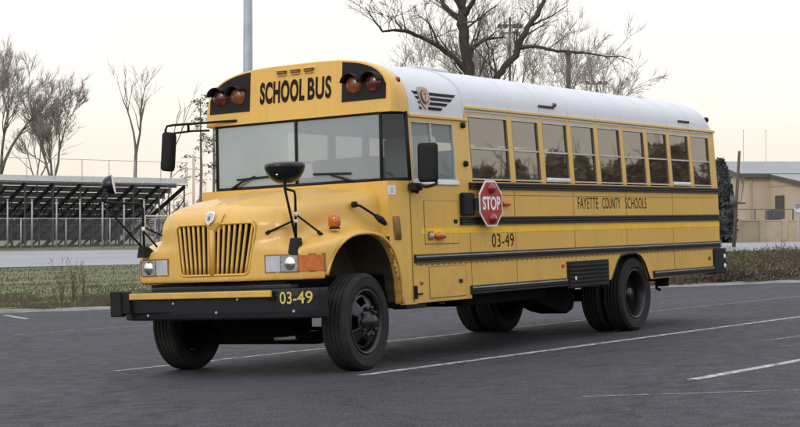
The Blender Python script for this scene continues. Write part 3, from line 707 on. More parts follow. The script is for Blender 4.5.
# front edge details on the side
mb = MB(); mb.smooth = True; mb.lathe([(.001, -.02), (.02, -.016), (.034, 0)], (.95, -1.21, .79), 14, 'y'); mb.build('side_reflector', 'lamp_amber', bus)
for x, z, m_ in ((4.0, .87, 'lamp_amber'), (8.36, .84, 'lamp_red')):
    mb = MB(); mb.smooth = True; mb.lathe([(.001, -.02), (.022, -.016), (.038, 0)], (x, -1.21, z), 14, 'y'); mb.build('side_reflector', m_, bus)
mb = MB(); mb.box(.80, .825, -1.245, -1.21, .63, .76); mb.box(.825, .93, -1.24, -1.225, .665, .685); mb.build('latch_handle', 'black_matte', bus, bevel=.004)
mb = MB(); mb.box(.70, 1.06, -1.19, -1.02, .535, .60); mb.build('step_bracket', 'black_matte', bus, bevel=.006)
mb = MB(); mb.tube([(1.25, -1.20, .60), (1.27, -1.22, .565), (1.34, -1.22, .56), (1.38, -1.20, .60)], .008, 6); mb.build('grab_loop', 'black_matte', bus)
# fender slot, hood latch, inspection sticker
mb = MB(); mb.smooth = True
def cowl_y(x): return -interp(x, [p_[0] for p_ in plan], [-p_[1] for p_ in plan])
sl = [(.49+.05*math.cos(t)*1+.0, 1.31+.13*math.sin(t)) for t in [2*PI*i/16 for i in range(16)]]
sl = [(.60+.045*max(-1, min(1, 1.5*math.cos(t)))-.10*(.11*math.sin(t)), 1.33+.115*max(-1, min(1, 1.25*math.sin(t)))) for t in [2*PI*i/20 for i in range(20)]]
mb.add([(x, cowl_y(x)-.006, z) for x, z in sl], [tuple(range(20))]); mb.smooth = False; mb.build('cowl_vent', 'seam', bus, solid=.006)
mb = MB(); mb.smooth = True
mb.tube([(.13, -1.02, 1.56), (.16, -1.05, 1.55), (.33, -1.13, 1.44)], [.014, .012, .012], 8); mb.lathe([(.001, -.03), (.03, -.02), (.03, .02), (.001, .03)], (.12, -1.01, 1.565), 10, 'y'); mb.tube([(.30, -1.125, 1.455), (.36, -1.15, 1.41), (.42, -1.16, 1.37)], [.02, .036, .02], 8)
mb.build('hood_latch', 'black_matte', bus)
mb = MB(); side_prism(mb, rect(.50, .60, 1.655, 1.745), -1, -.055, -.05)
mb.v = [(x, cowl_y(x)-.004 if i < 4 else cowl_y(x)-.002, z) for i, (x, y, z) in enumerate(mb.v)]; mb.build('inspection_sticker', 'white_paint', bus)
mb = MB(); mb.add([(x, cowl_y(x)-.006, z) for x, z in rect(.53, .57, 1.675, 1.725)], [(0, 1, 2, 3)]); mb.build('sticker_mark', 'lens_grey', bus)
# writing on the side
SX, SZ = Vector((1, 0, 0)), Vector((0, 0, 1))
for s_, a, b in (('FAYETTE', 4.45, 4.985), ('COUNTY', 5.10, 5.60), ('SCHOOLS', 5.745, 6.37)):
    text('lettering', s_, (a, -1.2115, 1.512), SX, SZ, b-a, .132, 'letter_black', bus, bold=-.002, spacing=1.14)
text('lettering', '03-49', (2.39, -1.2115, 1.105), SX, SZ, .48, .145, 'letter_black', bus, bold=.0, spacing=1.1)
# small legend strips on the roof edge
def side_small(name, x0, x1, z0, z1, m_, par=bus):
    mb = MB(); mb.add([(x0, -(1.190), z0), (x1, -(1.190), z0), (x1, -(1.184), z1), (x0, -(1.184), z1)], [(0, 1, 2, 3)]); return mb.build(name, m_, par, solid=.006)
for xa in (3.62, 7.55):
    for q in range(7):
        side_small('exit_marking', xa+q*.055, xa+q*.055+.035, 2.652, 2.682, 'letter_black')
mb = MB(); mb.smooth = True; mb.lathe([(.001, -.04), (.02, -.034), (.028, 0)], (4.02, -1.165, 2.70), 12, 'y'); mb.build('clearance_lamp', 'dull_amber', bus)
mb = MB(); mb.smooth = True; mb.lathe([(.001, -.05), (.03, -.04), (.042, 0)], (8.64, -1.12, 2.735), 12, 'y'); mb.build('clearance_lamp', 'black_matte', bus)
# side lamp between rails
mb = MB(); mb.smooth = True; mb.box(2.655, 2.70, -1.235, -1.21, 1.54, 1.59); mb.tube([(2.70, -1.225, 1.565), (2.74, -1.24, 1.565), (2.80, -1.225, 1.565)], [.012, .026, .008], 8); mb.build('side_turn_lamp', 'lamp_amber', bus)
# hinges at front of first passenger window
for z in (2.38, 1.98):
    mb = MB(); mb.smooth = True; mb.lathe([(.001, -.035), (.03, -.03), (.032, 0)], (1.90, -wy(z), z), 12, 'y'); mb.build('mirror_socket', 'black_matte', bus)
# roof-side badge with speed wings
def badge():
    zc, xc = 2.620, 1.19
    def Pp(x, z, o=.0):
        n = 3.0; y = 1.186*max(0, 1-(max(0, z-2.43)/.62)**n)**(1/n); return (x, -(y+.006+o), z)
    mb = MB(); pl = [(xc+a, zc+b) for a, b in shield(0, .205, .225)]
    mb.add([Pp(x, z, .004) for x, z in pl], [tuple(range(len(pl)))]); root = mb.build('roof_badge', 'badge_cream', bus, solid=.006)
    mb = MB(); pl = [(xc+.07*math.cos(t), zc+.02+.07*math.sin(t)) for t in [2*PI*i/20 for i in range(20)]]
    mb.add([Pp(x, z, .010) for x, z in pl], [tuple(range(20))]); mb.build('badge_disc', 'badge_red', root, solid=.003)
    mb = MB(); pl = [(xc+.055*math.cos(t), zc+.02+.055*math.sin(t)) for t in [2*PI*i/20 for i in range(20)]]
    mb.add([Pp(x, z, .014) for x, z in pl], [tuple(range(20))]); mb.build('badge_disc', 'badge_cream', root, solid=.003)
    text('badge_number', '7', (xc-.022, -(1.186+.012), zc-.02), SX, Vector((0, .18, 1)).normalized(), .045, .08, 'badge_red', root, bold=.03)
    mb = MB()
    for i, (l, z) in enumerate(((.52, zc+.055), (.45, zc+.005), (.36, zc-.045), (.27, zc-.095))):
        x0 = xc+.115-.02*i; mb.add([Pp(x0, z-.014), Pp(x0+l*.9, z-.014), Pp(x0+l, z+.014), Pp(x0, z+.014)], [(0, 1, 2, 3)])
        mb.add([Pp(xc-.115, z-.014), Pp(xc-.115, z+.014), Pp(xc-.21+.035*i, z+.014), Pp(xc-.17+.035*i, z-.014)], [(0, 1, 2, 3)])
    mb.build('badge_wing', 'letter_black', root, solid=.005)
badge()
# ---- louvred vent
mb = MB(); side_prism(mb, rect(4.10, 5.19, .60, .905), -1, .001, .010); lv = mb.build('louvre_panel', 'black_matte', bus)
mb = MB()
for i in range(6):
    z = .62+i*.046; side_prism(mb, [(4.13, z), (5.16, z), (5.16, z+.018), (4.13, z+.018)], -1, .012, .026)
mb.build('louvre_slat', 'black_rail', lv)
mb = MB(); side_prism(mb, rect(4.25, 4.29, .69, .73), -1, .027, .031); mb.build('vent_sticker', 'white_paint', lv)
# ---- stop arm, folded flat against the side
mb = MB(); mb.box(1.74, 1.96, -1.275, -1.211, 1.44, 1.68); sa = mb.build('stop_arm_housing', 'black_matte', bus, bevel=.02)
def octa(c, R): return [(c[0]+R*math.cos(PI/8+i*PI/4), c[1]+R*math.sin(PI/8+i*PI/4)) for i in range(8)]
mb = MB(); mb.prism(octa((2.245, 1.565), .262), 'y', -1.300, -1.292); sg = mb.build('stop_sign', 'white_paint', bus)
mb = MB(); mb.prism(octa((2.245, 1.565), .240), 'y', -1.304, -1.3005); mb.build('stop_sign_face', 'stop_red', sg)
text('lettering', 'STOP', (2.055, -1.3045, 1.495), SX, SZ, .38, .145, 'white_paint', sg, bold=.035)
for z in (1.722, 1.405):
    mb = MB(); mb.smooth = True; mb.lathe([(.001, -.05), (.03, -.045), (.052, -.025), (.058, 0)], (2.25, -1.3045, z), 20, 'y'); mb.build('flasher', 'lamp_red', sg)
mb = MB(); mb.box(1.93, 2.10, -1.291, -1.27, 1.50, 1.62); mb.build('stop_arm_bracket', 'black_matte', sa)
# ---- headlamps and turn lamps set in the fender fronts
def surf_x(a, z):
    xs_ = np.linspace(-.9, -.3, 601); d_v = hood_sdf(xs_, np.full(601, a), np.full(601, z)); return float(xs_[np.argmax(d_v < 0)])
def lamp_strip(name, a0, a1, z0, z1, m_, sgn, proud=.012):
    mb = MB(); n = 6; R_ = []
    for k in range(n+1):
        a = lerp(a0, a1, k/n); x = surf_x(a, (z0+z1)/2)-proud; R_.append((x, sgn*a))
    for (xo, zz0, zz1) in ((0, z0, z1),):
        f_ = [[(x, y, zz0) for x, y in R_], [(x, y, zz1) for x, y in R_]]; mb.grid(f_)
        b_ = [[(x+.05, y, zz0) for x, y in R_], [(x+.05, y, zz1) for x, y in R_]]; mb.grid(b_)
        mb.grid([f_[0], b_[0]]); mb.grid([f_[1], b_[1]])
        for e in (0, -1): mb.add([f_[0][e], f_[1][e], b_[1][e], b_[0][e]], [(0, 1, 2, 3)])
    return mb.build(name, m_, bus, bevel=.004)
for sgn in (-1, 1):
    lamp_strip('lamp_bezel', .575, 1.115, .948, 1.118, 'seam', sgn, .004)
    lamp_strip('headlamp_blank', .59, .742, .96, 1.105, 'lens_grey', sgn, .010)
    hl = lamp_strip('headlamp', .752, .935, .96, 1.105, 'lens_clear', sgn, .012)
    lamp_strip('turn_lamp', .945, 1.105, .96, 1.105, 'lamp_amber', sgn, .012)
    mb = MB(); mb.smooth = True; mb.lathe([(.001, -.020), (.035, -.017), (.060, -.006), (.070, .002)], (surf_x(.845, 1.03)-.008, sgn*.845, 1.03), 18, 'x'); mb.build('headlamp_bulb', 'chrome', hl)
    # amber indicator standing on the fender
    if sgn > 0: continue
    mb = MB(); mb.smooth = True; mb.tube([(-.24, sgn*1.02, 1.335), (-.24, sgn*1.02, 1.352)], [.055, .05], 12)
    tb = mb.build('fender_lamp_base', 'black_matte', bus)
    mb = MB(); mb.smooth = True; mb.tube([(-.24, sgn*1.02, 1.352), (-.24, sgn*1.02, 1.37), (-.24, sgn*1.02, 1.44), (-.24, sgn*1.02, 1.475), (-.24, sgn*1.02, 1.485)], [.048, .066, .062, .045, .01], 14)
    mb.v = [(-.24+(x+.24)*.7, y, z) for x, y, z in mb.v]; mb.build('fender_lamp', 'lamp_amber', tb)
# ---- bumper, crossing arm
mb = MB(); bw = [(-.62, 1.19), (-.72, 1.14), (-.80, 1.0), (-.84, .8), (-.86, .4), (-.865, 0)]
bw = bw[:-1]+[(-.865, 0)]+[(x, -y) for x, y in bw[:-1][::-1]]
prof = [(0, .535), (-.012, .56), (-.012, .775), (0, .80)]
rows = []
for (x, y) in bw: rows.append([(x-o, y, z) for o, z in ((0, .535), (.014, .55), (.018, .60), (.018, .74), (.012, .785), (0, .80), (-.13, .80))])
mb.grid(rows); mb.build('bumper', 'bumper_black', bus, solid=.012)
bump = [o for o in bus.children if o.name == 'bumper'][0]
mb = MB(); mb.box(-.74, -.20, -.80, .80, .80, .87); mb.box(-.5, -.2, -.7, .7, .60, .80); mb.build('bumper_mount', 'chassis', bus)
mb = MB(); mb.box(-.745, -.62, -.86, .80, .802, .845); mb.build('bumper_step', 'hub_black', bump, bevel=.01)
o = ftext('lettering', '03-49', -.82, -1.115, .668, .778, 'letter_yellow', bump, .006, xo=0, face=-.862)
for v in o.data.vertices:       # wrap the numbers round the bumper's swept end
    y_ = v.co.y; v.co.x = interp(abs(y_), [0, .4, .8, 1.0, 1.14, 1.19], [-.865, -.86, -.84, -.80, -.72, -.62])-.0285
mb = MB(); mb.box(-.93, -.88, .93, 1.13, .60, .815); mb.box(-.95, -.87, 1.02, 1.16, .575, .82); ah = mb.build('crossing_arm_housing', 'black_matte', bus, bevel=.012)
mb = MB(); mb.box(-.925, -.895, -.76, 1.02, .735, .795); mb.build('crossing_arm', 'bus_yellow', ah, bevel=.008)
mb = MB(); mb.box(-.893, -.868, -.77, -.69, .71, .79); mb.build('arm_latch', 'black_matte', ah, bevel=.006)
mb = MB(); mb.box(-.884, -.86, .40, .93, .60, .72); mb.build('arm_bracket', 'bumper_black', ah, bevel=.01)
for y, z in ((.42, .69), (-.35, .72), (.75, .58), (-.95, .60), (-.1, .60)):
    mb = MB(); mb.lathe([(.001, -.014), (.012, -.012), (.016, 0)], (interp(abs(y), [0, .4, .8, 1.0], [-.875, -.87, -.85, -.81])-.008, y, z), 8, 'x'); mb.build('bolt', 'galv', bump)
# ---- mirrors
def dome(c, rx, ry, rz, axis_n, name, par, m_):    # round-cornered bowl with a shallow lid, hanging downwards
    mb = MB(); mb.smooth = True; rows = []
    for i in range(-5, 10):
        t = PI/2*i/9; e = .8
        if i < 0: k = math.cos(PI/2*(-i)/5)**.6 if i > -5 else .001; zz = c[2]+.030*math.sin(PI/2*(-i)/5)
        else: k = max(.001, math.cos(t))**e; zz = c[2]-rz*math.sin(t)**1.15
        rows.append([(c[0]+rx*k*math.cos(a), c[1]+ry*k*math.sin(a), zz) for a in [2*PI*j/28 for j in range(29)]])
    mb.grid(rows); return mb.build(name, m_, par)
# driver side cross-view mirror
def mtube(m_, pts, r_, n=8, o=(0, 0, 0)): m_.smooth = True; m_.tube([(x+o[0], y+o[1], z+o[2]) for x, y, z in pts], r_, n)
o1 = (-.20, -.135, -.012)
mb = MB()
mtube(mb, [(-.58, -.72, 1.86), (-.57, -.725, 1.70), (-.455, -.74, 1.27)], .012, 8, o1)
mtube(mb, [(-.58, -.72, 1.73), (-.45, -.735, 1.705), (-.435, -.735, 1.66), (-.455, -.74, 1.27)], .012, 8, o1)
mtube(mb, [(-.70, -.585, 1.325), (-.66, -.85, 1.42)], .010, 6); mtube(mb, [(-.62, -.865, 1.475), (-.375, -.955, 1.30)], .010, 6)
mtube(mb, [(-.705, -.575, 1.315), (-.70, -.61, 1.335)], .018, 6); mtube(mb, [(-.40, -.945, 1.315), (-.365, -.96, 1.285)], .018, 6)
ms = mb.build('mirror_stalk', 'black_matte', bus)
mb = MB(); mb.hexa([(-.745, -.935, 1.10), (-.62, -.935, 1.14), (-.60, -.82, 1.16), (-.735, -.83, 1.12), (-.705, -.905, 1.262), (-.62, -.92, 1.265), (-.61, -.84, 1.27), (-.70, -.835, 1.265)]); mb.build('mirror_foot', 'black_matte', ms, bevel=.012)
mb = MB(); mtube(mb, [(-.44, -.735, 1.475), (-.442, -.735, 1.515)], .018, 8, o1); mb.build('stalk_clamp', 'white_paint', ms)
mb = MB(); mtube(mb, [(-.445, -.735, 1.415), (-.447, -.735, 1.445)], .018, 8, o1); mb.build('stalk_clamp', 'white_paint', ms)
d1 = dome((-.76, -.855, 1.930), .19, .185, .17, None, 'cross_view_mirror', bus, 'black_gloss')
mb = MB(); mb.smooth = True; mb.lathe([(.001, -.012), (.010, -.01), (.012, 0)], (-.915, -.88, 1.84), 8, 'x'); mb.build('mirror_bolt', 'chrome', d1)
# door side cross-view mirror
o2 = (-.115, -.105, -.005)
mb = MB()
mtube(mb, [(-.61, 1.0, 1.18), (-.61, 1.0, 1.62), (-.64, 1.0, 1.665), (-1.10, 1.0, 1.675), (-1.17, 1.0, 1.69), (-1.175, 1.0, 1.74), (-1.12, 1.0, 1.80)], .012, 8, o2)
mtube(mb, [(-.65, 1.0, 1.25), (-1.15, 1.0, 1.65)], .010, 8, o2); mtube(mb, [(-.61, 1.0, 1.44), (-.36, .86, 1.30)], .010, 6, o2); mtube(mb, [(-.61, 1.0, 1.40), (-.50, .93, 1.24)], .010, 6, o2)
ms = mb.build('mirror_stalk', 'black_matte', bus)
mb = MB(); mb.hexa([tuple(a+b for a, b in zip(p_, o2)) for p_ in [(-.67, .95, 1.14), (-.50, .93, 1.18), (-.50, 1.05, 1.18), (-.67, 1.05, 1.14), (-.66, .96, 1.25), (-.58, .97, 1.25), (-.58, 1.03, 1.25), (-.66, 1.03, 1.25)]]); mb.build('mirror_foot', 'black_matte', ms, bevel=.008)
mb = MB(); mtube(mb, [(-.61, 1.0, 1.40), (-.61, 1.0, 1.44)], .018, 8, o2); mb.build('stalk_clamp', 'white_paint', ms)
mb = MB(); mb.smooth = True; rows = []
for i in range(9):
    t = PI/2*i/8; rows.append([(-.015-.13*math.sin(t)*1.0, .10*math.cos(t)*math.cos(a), .105*math.cos(t)*math.sin(a)) for a in [2*PI*j/20 for j in range(21)]])
mb.grid(rows); d2 = mb.build('cross_view_mirror', 'black_gloss', bus)
mb = MB(); mb.add([(-.010, .098*math.cos(a), .103*math.sin(a)) for a in [2*PI*j/20 for j in range(20)]], [tuple(range(20))]); mb.build('mirror_glass', 'white_paint', d2, solid=.004)
d2.location = (-1.115, .895, 1.845); d2.rotation_euler = (0, -.15, -.95); d2.scale = (.85, .85, .9)
# door side rear-view mirror on its long arm
mb = MB(); mb.smooth = True
mb.tube([(.595, .74, 2.515), (.50, 1.2, 2.515), (.40, 1.42, 2.51), (.36, 1.475, 2.50), (.35, 1.49, 2.46), (.36, 1.48, 2.36)], .013, 8)
mb.tube([(.62, 1.12, 2.44), (.50, 1.25, 2.44), (.37, 1.44, 2.42)], .011, 8); mb.tube([(.47, 1.28, 2.515), (.47, 1.28, 2.44)], .014, 8)
ra = mb.build('mirror_arm', 'black_matte', bus)
def box_mirror(name, c, w_, h, th, par, rotz, tilt):
    mb = MB(); mb.smooth = True; mb.box(-th/2, th/2, -w_/2, w_/2, -h/2, h/2)
    o = mb.build(name, 'black_matte', par, bevel=min(w_, h)*.22, seg=4); o.location = c; o.rotation_euler = (tilt, .0, rotz)
    mb = MB(); mb.box(th/2+.001, th/2+.004, -w_*.36, w_*.36, -h*.40, h*.40); mb.build('mirror_glass', 'mirror_glass', o); return o
box_mirror('rear_view_mirror', (.385, 1.49, 2.235), .155, .41, .10, bus, -.2, .13)
box_mirror('rear_view_mirror', (.85, -1.40, 1.96), .205, .385, .075, bus, .30, .02)
mb = MB(); mb.smooth = True; mb.tube([(.83, -1.215, 1.76), (.83, -1.38, 1.72), (.86, -1.42, 1.73), (.98, -1.41, 1.75), (.98, -1.41, 1.80), (.90, -1.40, 1.80)], .016, 8); mb.tube([(.80, -1.23, 1.70), (.88, -1.25, 1.68)], .02, 8)
o = mb.build('mirror_arm', 'black_matte', bus); mb = MB(); mb.box(.76, .90, -1.30, -1.212, 1.69, 1.765); mb.build('mirror_bracket', 'black_matte', o, bevel=.012)
# ---- wipers
for (p, q, a, b) in (((.57, .83, 1.80), (.585, .52, 1.925), (.575, .75, 1.90), (.59, .28, 1.915)), ((.57, -.70, 1.80), (.585, -.42, 1.885), (.59, -.21, 1.905), (.59, -.66, 1.89))):
    mb = MB(); mb.smooth = True; mb.tube([p, ((p[0]+q[0])/2-.02, (p[1]+q[1])/2, (p[2]+q[2])/2+.01), q], [.018, .011, .009], 6); wi = mb.build('wiper_arm', 'black_matte', bus)
    mb = MB(); mb.beam(a, b, .012, .02); mb.build('wiper_blade', 'black_matte', wi)
# ---- rear corner lamps / bumper
mb = MB(); mb.box(8.49, 8.92, -1.236, 1.236, .615, .965); rb = mb.build('rear_bumper', 'black_matte', bus, bevel=.02)
for z in (.85, .72):
    mb = MB(); mb.smooth = True; mb.lathe([(.001, -.012), (.025, -.010), (.034, 0)], (8.84, -1.238, z), 14, 'y'); mb.build('bumper_reflector', 'white_paint', rb)
mb = MB(); mb.box(8.8, 8.86, -1.18, -1.12, 1.38, 1.50); mb.build('tail_lamp', 'white_paint', rw, bevel=.01)
mb = MB(); mb.tube([(7.05, -1.0, .62), (7.05, -1.0, .48), (7.15, -1.0, .46)], .02, 8); mb.box(7.28, 7.40, -1.02, -.9, .50, .58); mb.build('tail_bracket', 'chassis', bus)
# ---- interior
for k in range(10):
    for sgn in (-1, 1):
        x = 2.5+k*.62; mb = MB(); yc = sgn*.68
        mb.box(x-.06, x+.06, yc-.46, yc+.46, 1.38, 2.17+.02*((k*7) % 3)); mb.box(x-.48, x+.06, yc-.46, yc+.46, 1.36, 1.48); s_ = mb.build('bench_seat', 'seat_brown', bus, bevel=.05, seg=3)
mb = MB(); mb.smooth = True; mb.box(1.42, 1.58, -1.08, -.50, 1.45, 2.28); mb.box(1.15, 1.6, -.88, -.42, 1.4, 1.52); mb.build('driver_seat', 'seat_grey', bus, bevel=.06, seg=4)
mb = MB(); mb.smooth = True
for i in range(1): mb.lathe([(.225+.016*math.cos(t), .016*math.sin(t)) for t in [2*PI*j/8 for j in range(9)]], (0, 0, 0), 28, 'z')
mb.box(-.22, .22, -.015, .015, -.01, .01); o = mb.build('steering_wheel', 'black_matte', bus); o.location = (1.02, -.62, 1.80); o.rotation_euler = (0, -.5, 0)
mb = MB(); mb.box(.72, .95, -1.1, 1.1, 1.35, 1.74); mb.build('dashboard', 'interior_dark', bus, bevel=.04)
mb = MB(); mb.box(1.95, 1.98, -1.12, -.25, 1.0, 1.95); mb.box(1.95, 1.98, .35, 1.12, 1.0, 1.95); mb.build('driver_partition', 'seat_brown', bus)
mb = MB(); mb.smooth = True; mb.grid([[(x, y*.985, z-.03) for (_, y, z) in roof_sec(0, 2.50, 1.165, .51)] for x in (.9, 4, 8.6)]); mb.build('ceiling_liner', 'interior_pale', bus)
# entrance door on the far side
mb = MB(); mb.box(.95, 1.72, 1.211, 1.225, .55, 2.40); dd = mb.build('entrance_door', 'bus_yellow', bus, bevel=.005)
for a, b in ((1.0, 1.31), (1.36, 1.67)):
    mb = MB(); mb.box(a, b, 1.226, 1.231, .75, 2.3); mb.build('door_window', 'black_gloss', dd)
# ---- chassis
mb = MB()
for sgn in (-1, 1): mb.box(-.6, 8.6, sgn*.46-.05, sgn*.46+.05, .55, .80)
mb.build('chassis_rail', 'chassis', bus)
mb = MB(); mb.smooth = True; mb.tube([(0, -1.0, .40), (0, -.6, .31), (0, .6, .31), (0, 1.0, .40)], [.05, .065, .065, .05], 10); mb.box(-.07, .07, -.62, .62, .25, .36); mb.tube([(.25, -.98, .38), (.25, .98, .38)], .02, 8); mb.tube([(-.22, -.72, .335), (-.22, .1, .325)], .018, 8); mb.build('front_axle', 'chassis', bus)
mb = MB(); mb.smooth = True; mb.tube([(-.22, -.52, .325), (-.22, -.27, .315)], [.022, .022], 8); mb.build('tie_rod', 'galv', bus)
mb = MB(); mb.box(-.10, .2, -.42, .52, .36, .62); mb.build('engine_sump', 'chassis', bus, bevel=.03)
mb = MB(); mb.smooth = True; mb.tube([(6.02, -1.0, .45), (6.02, 1.0, .45)], .08, 12); mb.lathe([(.001, -.2), (.12, -.18), (.20, -.05), (.20, .05), (.12, .18), (.001, .2)], (6.02, 0, .43), 16, 'y'); mb.tube([(1.5, 0, .6), (6.0, 0, .45)], .06, 8); mb.build('rear_axle', 'chassis', bus)
mb = MB(); mb.box(2.0, 3.28, -1.05, -.55, .50, .64); mb.build('battery_box', 'chassis', bus, bevel=.02)
mb = MB(); mb.smooth = True; mb.smooth = False; mb.prism([(4.0, .64), (4.05, .50), (4.35, .42), (4.75, .31), (5.0, .27), (5.14, .31), (5.22, .45), (5.24, .64)], 'y', -.75, -.35); mb.box(3.3, 3.98, -1.0, -.2, .50, .66); mb.build('fuel_tank', 'chassis', bus, bevel=.03)
mb = MB(); mb.box(1.9, 5.3, -1.17, 1.17, .64, .70); mb.box(6.5, 8.6, -1.12, 1.12, .70, .78); mb.build('underbody_skirt', 'chassis', bus)
mb = MB(); mb.box(5.27, 6.38, -1.15, -.62, .93, .97); mb.box(5.26, 5.29, -1.16, -.5, .62, .93); mb.box(6.36, 6.39, -1.16, -.5, .66, .93); mb.build('rear_wheel_well', 'chassis', bus)
mb = MB(); mb.smooth = True; mb.tube([(p_[0], -1.213, p_[1]) for p_ in archp], .013, 6); mb.build('arch_trim', 'black_matte', bus)
# ---- wheels
TR = .457
def tyre_mesh(mb, off=0):
    pr = [(.298, .085), (.312, .112), (.335, .121), (.338, .125), (.343, .125), (.346, .124), (.36, .127), (.40, .130), (.412, .129), (.415, .132), (.421, .131), (.424, .125), (.430, .122), (.446, .110), (TR, .094)]
    for g in (.062, .022, -.022, -.062): pr += [(TR, g+.008), (TR-.012, g+.005), (TR-.012, g-.005), (TR, g-.008)]
    pr += [(TR, -.094), (.446, -.110), (.430, -.122), (.40, -.130), (.36, -.127), (.312, -.112), (.298, -.085)]
    mb.smooth = True; mb.lathe([(r, -h+off) for r, h in pr], (0, 0, 0), 72, 'y')
def disc_with_holes(mb, rings, holes, nseg, r0i, hole_w):
    k = len(rings); vs_ = []
    for j in range(nseg):
        a = 2*PI*j/nseg
        for (r, h) in rings: vs_.append((r*math.cos(a), h, r*math.sin(a)))
    fs = []
    for j in range(nseg):
        ph = (j+.5)/nseg*holes % 1.0
        for i in range(k-1):
            if i == r0i and abs(ph-.5) < hole_w: continue
            fs.append((j*k+i, j*k+i+1, ((j+1) % nseg)*k+i+1, ((j+1) % nseg)*k+i))
    mb.add(vs_, fs)
def wheel(loc, rotz, front, dual=False, flip=False):
    # local -y is the outboard side
    mb = MB(); mb.smooth = True
    if front:
        mb.lathe([(.290, .11), (.275, .06), (.270, -.03), (.285, -.085), (.303, -.108), (.306, -.112), (.303, -.118), (.292, -.116), (.280, -.095), (.268, -.06)], (0, 0, 0), 56, 'y')
        disc_with_holes(mb, [(.268, -.055), (.255, -.060), (.235, -.085), (.168, -.118), (.150, -.128), (.10, -.130)], 5, 60, 2, .26)
    else:
        mb.lathe([(.290, .11), (.275, .06), (.270, -.03), (.285, -.085), (.303, -.108), (.306, -.112), (.303, -.118), (.292, -.116), (.280, -.095), (.268, -.02), (.262, .05)], (0, 0, 0), 56, 'y')
        disc_with_holes(mb, [(.264, .02), (.255, .035), (.235, .055), (.175, .085), (.150, .09), (.09, .09)], 5, 60, 2, .26)
    wobj = mb.build('wheel', 'hub_black', bus, solid=.006, fix=False)
    mb = MB(); tyre_mesh(mb); 
    if dual: tyre_mesh(mb, .30); mb.lathe([(.298, .19), (.27, .22), (.27, .36), (.298, .40)], (0, 0, 0), 40, 'y')
    mb.build('tyre', 'rubber', wobj, fix=False)
    mb = MB(); mb.smooth = True
    if front:
        mb.lathe([(.001, -.215), (.05, -.212), (.058, -.195), (.066, -.165), (.09, -.150), (.10, -.13)], (0, 0, 0), 24, 'y'); yb = -.126; ln = -.165
    else:
        mb.lathe([(.001, -.06), (.07, -.055), (.085, -.02), (.09, .09)], (0, 0, 0), 24, 'y'); yb = .085; ln = .05
    for j in range(10):
        a = 2*PI*j/10; c_, s_ = .132*math.cos(a), .132*math.sin(a); mb.cyl((c_, yb, s_), (c_, ln, s_), .019, 6)
    mb.build('hub', 'hub_black', wobj, fix=True)
    mb = MB(); mb.cyl((0, .13, 0), (0, .02, 0), .255, 32); mb.build('brake_drum', 'chassis', wobj)
    wobj.location = loc; wobj.rotation_euler = (0, 0, rotz+(PI if flip else 0)); return wobj
STEER = .085
wheel((0, -1.055, TR), STEER, True); wheel((.02, 1.0, TR), STEER, True, flip=True)
wheel((6.02, -1.055, TR), 0, False, True); wheel((6.02, 1.055, TR), 0, False, True, flip=True)
# ================================================================== BACKGROUND
def gz(x, y): return ground_z(x, y)
# ---- trees
MINR = [.006]
def grow(mbT, mbC, p, d, length, rad, lvl, r, maxl, spread=.6, up=.15, kids=(3, 5)):
    n = 5 if lvl < 2 else 3; pts = [p.copy()]; rads = [rad]; dd = d.copy(); cur = p.copy()
    for i in range(n):
        dd = (dd + Vector((r.uniform(-1, 1), r.uniform(-1, 1), r.uniform(-1, 1)+up))*.16).normalized(); cur = cur + dd*length/n; pts.append(cur.copy()); rads.append(rad*(1-.62*(i+1)/n))
    mb = mbT if lvl <= 1 else mbC; mb.tube(pts, rads, 6 if lvl == 0 else (4 if lvl < 3 else 3), caps=False)
    if lvl >= maxl: return
    for _ in range(r.randint(*kids)):
        t = r.uniform(.3, 1.0) if lvl else r.uniform(.35, 1); i = min(int(t*n), n-1); q = pts[i].lerp(pts[i+1], t*n-i)
        ax = Vector((r.uniform(-1, 1), r.uniform(-1, 1), r.uniform(-1, 1))).normalized(); nd = (pts[i+1]-pts[i]).normalized(); nd = (nd + ax*spread + Vector((0, 0, up))).normalized()
        grow(mbT, mbC, q, nd, length*r.uniform(.45, .7), max(rad*(1-.6*t)*.6, MINR[0]), lvl+1, r, maxl, spread, up, kids)
def tree_obj(name, label, base, builder, mt, mc, group=None):
    root = empty(name, loc=base); T, Cc = MB(), MB(); T.smooth = True; builder(T, Cc)
    for m_ in (T, Cc): m_.v = [(x-base[0], y-base[1], z-base[2]) for x, y, z in m_.v]
    T.build('trunk', mt, root, fix=False)
    if Cc.v: Cc.build('crown', mc, root, fix=False)
    tag(root, label, 'tree', group); return root
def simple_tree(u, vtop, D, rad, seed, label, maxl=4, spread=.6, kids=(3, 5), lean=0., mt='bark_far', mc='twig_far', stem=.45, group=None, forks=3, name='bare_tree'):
    MINR[0] = D*.00013
    r = random.Random(seed); x = (u-400)/FPX*D; z0 = gz(x, D)-.1; zt = CAMZ+(232-vtop)/FPX*D; Hh = zt-z0; base = Vector((x, D, z0))
    def b(T, Cc):
        p = base.copy(); pts = [p.copy()]; k = 4; 
        for i in range(k): p = p+Vector((lean*Hh*stem/k+r.uniform(-.1, .1), r.uniform(-.1, .1), Hh*stem/k)); pts.append(p.copy())
        T.tube(pts, [rad*(1-.3*i/k) for i in range(k+1)], 7, caps=False)
        for f in range(forks):
            a = 2*PI*(f+r.random()*.6)/forks; d = Vector((math.cos(a)*.42+lean, math.sin(a)*.42, 1)).normalized()
            grow(T, Cc, p-Vector((0, 0, .1)), d, Hh*(1-stem)*r.uniform(.7, .85), rad*.62, 0, r, maxl, spread, .16, kids)
    return tree_obj(name, label, base, b, mt, mc, group)
simple_tree(0, 78, 150, .26, 11, 'large bare tree behind the bleachers at the left edge of the photo', kids=(5, 6), stem=.40, forks=4, maxl=4, spread=.6)
